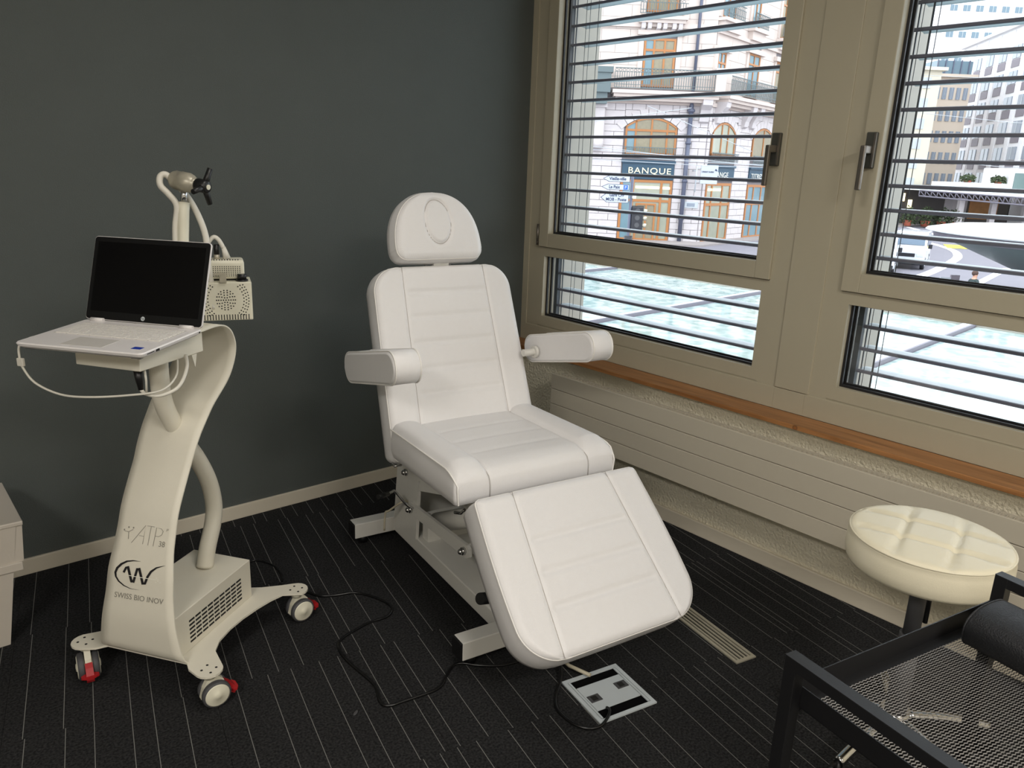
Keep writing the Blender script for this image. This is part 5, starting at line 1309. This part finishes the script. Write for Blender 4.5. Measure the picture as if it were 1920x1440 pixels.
for (a, c, z0_, z1_, mm) in ((.2, 1.2, -1.9, -.1, 'green_glass'), (1.5, 2.3, -.6, .3, 'lamp_glow'), (2.7, 3.2, -1.3, -.4, 'lamp_glow'), (7.0, 9.6, GZ, -.2, 'stone'), (9.9, 13.2, -2.3, -.1, 'shop_red'), (14.5, 20, GZ, -.3, 'tyre'), (-3.5, -.5, -2.2, .3, 'green_glass')):
    bpart('shop_front', Matrix.Identity(4), mm, lambda bm: box(bm, a, c, -.12, .02, z0_, z1_), par=sh)
def bush(name, label, x, y, z, r, h, m='foliage', group=None):
    e = wempty(name, x, y, z); tag(e, label, 'plant', group); bm = bmesh.new(); rnd = random.Random(int(x*10))
    for k in range(260):
        a = rnd.random()*2*PI; rr3 = r*math.sqrt(rnd.random()); zz = h*(.15+.85*rnd.random()); c = Vector((rr3*math.cos(a), rr3*math.sin(a), zz*(1-.35*(rr3/r)**2))); s = .16*r/.8
        d1 = Vector((rnd.uniform(-1, 1), rnd.uniform(-1, 1), rnd.uniform(-1, 1))).normalized()*s; d2 = d1.cross(Vector((rnd.uniform(-1, 1), rnd.uniform(-1, 1), 1))).normalized()*s*.6
        poly(bm, [c-d1, c+d2, c+d1, c-d2])
    lf = obj('foliage', bm, m, e, fix=False); lf['kind'] = 'stuff'
    bm = bmesh.new(); lathe(bm, [(0, 0), (r*.45, 0), (r*.6, h*.28), (r*.5, h*.28), (0, h*.22)], 12); obj('planter', bm, 'terracotta', e)
for k, (x, y) in enumerate(((42.6, 86.5), (44.4, 86.2), (46.0, 86.0), (47.2, 85.6))):
    bush('potted_shrub', ['leftmost dark potted shrub before the far shops', 'second dark potted shrub from the left before the far shops', 'third dark potted shrub from the left before the far shops', 'rightmost dark potted shrub before the far shops'][k], x, y, GZ+.12, .85, 2.2, group='shrubs before the far shops')
for k, x in enumerate((48.3, 51.6)):
    bush('terrace_shrub', ['round green shrub on the far terrace, the left one', 'round green shrub on the far terrace, the right one'][k], x, 86.5, 1.75, .75, .9)
te_ = wempty('roof_terrace', 46.8, 86, 0); tag(te_, 'white roof terrace edge behind the far station canopy', 'terrace')
bm = bmesh.new(); box(bm, 0, 5.6, .2, 5, .95, 1.75); obj('slab', bm, 'white_conc', te_)
bm = bmesh.new(); box(bm, 5.6, 9.5, .1, 5, .6, 3.4); obj('cabin', bm, 'white_conc', te_); bm = bmesh.new(); box(bm, 6.2, 8.8, .0, .12, 1.0, 2.9); obj('cabin_window', bm, 'green_glass', te_)

# ---- round shelter roof in the street
sr = wempty('shelter_roof', 21.9, 30.3, 0); tag(sr, 'large round white shelter roof with a green glass skirt and grey posts', 'shelter')
bm = bmesh.new(); lathe(bm, [(0, .05), (2.5, .02), (4.6, -.10), (5.5, -.28), (5.56, -.34), (5.3, -.40), (0, -.35)], 64); obj('roof_disc', bm, 'membrane', sr)
bm = bmesh.new(); lathe(bm, [(5.25, -.42), (5.20, -.66), (5.05, -.66), (5.05, -.42)], 64, cap=False); obj('rim_beam', bm, 'truss', sr)
bm = bmesh.new(); lathe(bm, [(5.0, -.60), (2.2, -1.75), (2.15, -1.75), (4.95, -.60)], 48, cap=False); obj('glass_skirt', bm, 'green_glass', sr)
for (x, y) in ((-2.35, -1.0), (2.4, -1.0), (0, 2.4)):
    bm = bmesh.new(); cyl(bm, (x, y, GZ), (x, y, -.62), .19, 16); obj('post', bm, 'truss', sr)

# ---- vehicles
def vehicle(name, label, x, y, rz, group=None):
    e = wempty(name, x, y, GZ, rz); tag(e, label, 'van', group); L_, W_ = 4.9, 1.9
    pf = [(0, .35), (0, .95), (.10, 1.05), (.95, 1.22), (1.75, 1.88), (2.2, 1.97), (4.7, 1.95), (4.88, 1.75), (4.9, .35)]
    bm = bmesh.new(); A_ = []
    for (xx, k) in ((-W_/2, 0), (-W_/2+.08, .0), (W_/2-.08, 0), (W_/2, 0)):
        A_.append([bm.verts.new((xx*(1-.12*max(0, (z-1.0))/1.0), yy, z-(.03 if abs(xx) == W_/2 and z > 1 else 0))) for yy, z in pf])
    n = len(pf)
    for i in range(3):
        for k in range(n): bm.faces.new((A_[i][k], A_[i][(k+1) % n], A_[i+1][(k+1) % n], A_[i+1][k]))
    bm.faces.new(A_[0][::-1]); bm.faces.new(A_[-1]); obj('body', bm, 'car_white', e)
    bm = bmesh.new(); poly(bm, [(-.80, 1.02, 1.285), (.80, 1.02, 1.285), (.72, 1.66, 1.815), (-.72, 1.66, 1.815)]); 
    bmesh.ops.translate(bm, verts=bm.verts[:], vec=(0, -.03, .02)); obj('windscreen', bm, 'car_glass', e, fix=False)
    for s in (-1, 1):
        bm = bmesh.new(); poly(bm, [(s*(W_/2*.985+.004), 1.25, 1.22), (s*(W_/2*.985+.004), 4.5, 1.22), (s*(W_/2*.915+.004), 4.45, 1.72), (s*(W_/2*.915+.004), 1.85, 1.72)]); obj('side_glass', bm, 'car_glass', e, fix=False)
        bm = bmesh.new(); box(bm, s*(W_/2+.02), s*(W_/2+.22), 1.25, 1.37, 1.12, 1.36, bev=.03); obj('mirror', bm, 'tyre', e)
        bm = bmesh.new(); box(bm, s*.52, s*.88, -.02, .12, .72, .92, bev=.03); obj('headlight', bm, 'glass' if False else 'alu', e)
        for yy in (.85, 3.95):
            bm = bmesh.new(); cyl(bm, (s*(W_/2-.20), yy, .33), (s*(W_/2+.01), yy, .33), .33, 20); w_ = obj('wheel', bm, 'tyre', e)
            bm = bmesh.new(); cyl(bm, (s*(W_/2), yy, .33), (s*(W_/2+.02), yy, .33), .19, 14); obj('hub_cap', bm, 'alu', w_)
    bm = bmesh.new(); box(bm, -.9, .9, -.06, .2, .28, .52, bev=.04); obj('bumper', bm, 'tyre', e)
    bm = bmesh.new(); box(bm, -.45, .45, -.02, .08, .70, .90, bev=.02); obj('grille', bm, 'tyre', e)
    return e
hd_ = math.atan2(5.9, 3.5)-PI/2
vehicle('van', 'white van in the street, the one whose windscreen shows whole', 21.6, 43.4, hd_)
vehicle('van', 'white van at the left, mostly hidden behind the window frame', 18.55, 40.4, hd_+.05)

# ---- people in the street
def person(x, y, rz, label, top, legs, hair, h=1.72):
    e = wempty('person', x, y, GZ, rz); tag(e, label, 'person'); s = h/1.72
    V = [(0, 0, .92), (0, .01, 1.08), (0, .01, 1.28), (0, 0, 1.42), (0, 0, 1.50), (0, -.01, 1.58), (0, -.01, 1.66),
         (-.18, 0, 1.40), (-.23, .02, 1.14), (-.22, -.06, .92), (-.22, -.08, .84), (.18, 0, 1.40), (.23, .02, 1.14), (.22, -.06, .92), (.22, -.08, .84),
         (-.09, 0, .86), (-.10, -.03, .48), (-.10, .02, .08), (-.10, -.12, .04), (.09, 0, .86), (.10, .05, .48), (.10, .10, .08), (.10, -.04, .04)]
    E_ = [(0, 1), (1, 2), (2, 3), (3, 4), (4, 5), (5, 6), (3, 7), (7, 8), (8, 9), (9, 10), (3, 11), (11, 12), (12, 13), (13, 14), (0, 15), (15, 16), (16, 17), (17, 18), (0, 19), (19, 20), (20, 21), (21, 22)]
    Rr = [(.15, .11), (.14, .10), (.17, .11), (.11, .08), (.055, .055), (.078, .092), (.075, .09), (.065, .06), (.045, .045), (.033, .033), (.03, .045), (.065, .06), (.045, .045), (.033, .033), (.03, .045), (.09, .09), (.06, .06), (.042, .042), (.035, .03), (.09, .09), (.06, .06), (.042, .042), (.035, .03)]
    me = bpy.data.meshes.new('body'); me.from_pydata([tuple(c*s for c in v) for v in V], E_, []); o = bpy.data.objects.new('body', me); COL.objects.link(o)
    sk = o.modifiers.new('skin', 'SKIN'); sk.use_smooth_shade = True
    for i, r_ in enumerate(Rr): me.skin_vertices[0].data[i].radius = (r_[0]*s, r_[1]*s)
    me.skin_vertices[0].data[0].use_root = True
    o.modifiers.new('sub', 'SUBSURF').levels = 1; o.modifiers['sub'].render_levels = 1
    bpy.context.view_layer.update(); m2 = bpy.data.meshes.new_from_object(o.evaluated_get(bpy.context.evaluated_depsgraph_get())); bpy.data.objects.remove(o)
    o = bpy.data.objects.new('body', m2); COL.objects.link(o); o.parent = e
    m2.materials.clear()
    for mm in (top, legs, 'skin'): m2.materials.append(M[mm])
    for p in m2.polygons:
        z = p.center.z/s; ax_ = abs(p.center.x)/s
        p.material_index = 2 if z > 1.47 or (ax_ > .16 and z < .93 and z > .7) else (0 if z > .90 else 1)
        p.use_smooth = True
    bm = bmesh.new(); bmesh.ops.create_icosphere(bm, subdivisions=2, radius=.112*s)
    for v in bm.verts:
        v.co = Vector((v.co.x*.88, v.co.y*1.0+.015*s, v.co.z*.95+1.665*s))
        if v.co.z < 1.60*s and v.co.y < .02: v.co.z = 1.62*s
    for f in bm.faces: f.smooth = True
    obj('hair', bm, hair, e)
    bm = bmesh.new(); lathe(bm, [(0, 0), (.014*s, .004), (0, .03*s)], 8, center=(0, -.112*s, 1.60*s)); obj('nose', bm, 'skin', e)
    return e
person(16.2, 27.4, math.radians(100), 'person in a dark green jacket walking in the street', 'jacket', 'leg_dark', 'hair')
person(19.5, 27.6, math.radians(-20), 'person in a pale pink shirt and blue jeans near the shelter post', 'tshirt', 'jeans', 'hair', 1.68)
person(20.3, 27.9, math.radians(30), 'person in an orange top at the right edge of the picture', 'terracotta', 'leg_dark', 'hair', 1.74)
ps = wempty('poster_stand', 17.6, 31.4, GZ); tag(ps, 'small brown and white poster stand beside the walking person', 'stand')
bm = bmesh.new(); box(bm, -.42, .0, -.03, .03, .5, 1.02); obj('white_board', bm, 'sign_white', ps); bm = bmesh.new(); box(bm, .0, .34, -.05, .05, .5, 1.12); obj('brown_board', bm, 'dk_panel', ps); bm = bmesh.new(); box(bm, -.35, .35, -.15, .15, 0, .06); box(bm, -.03, .03, -.03, .03, .06, .5); obj('base', bm, 'tyre', ps)

for o in bpy.data.objects:
    if o.name.split('.')[0] in ('speaker_holes', 'square_holes', 'vent_slots', 'bolt_holes', 'convector_fins', 'expanded_mesh'): o['kind'] = 'stuff'
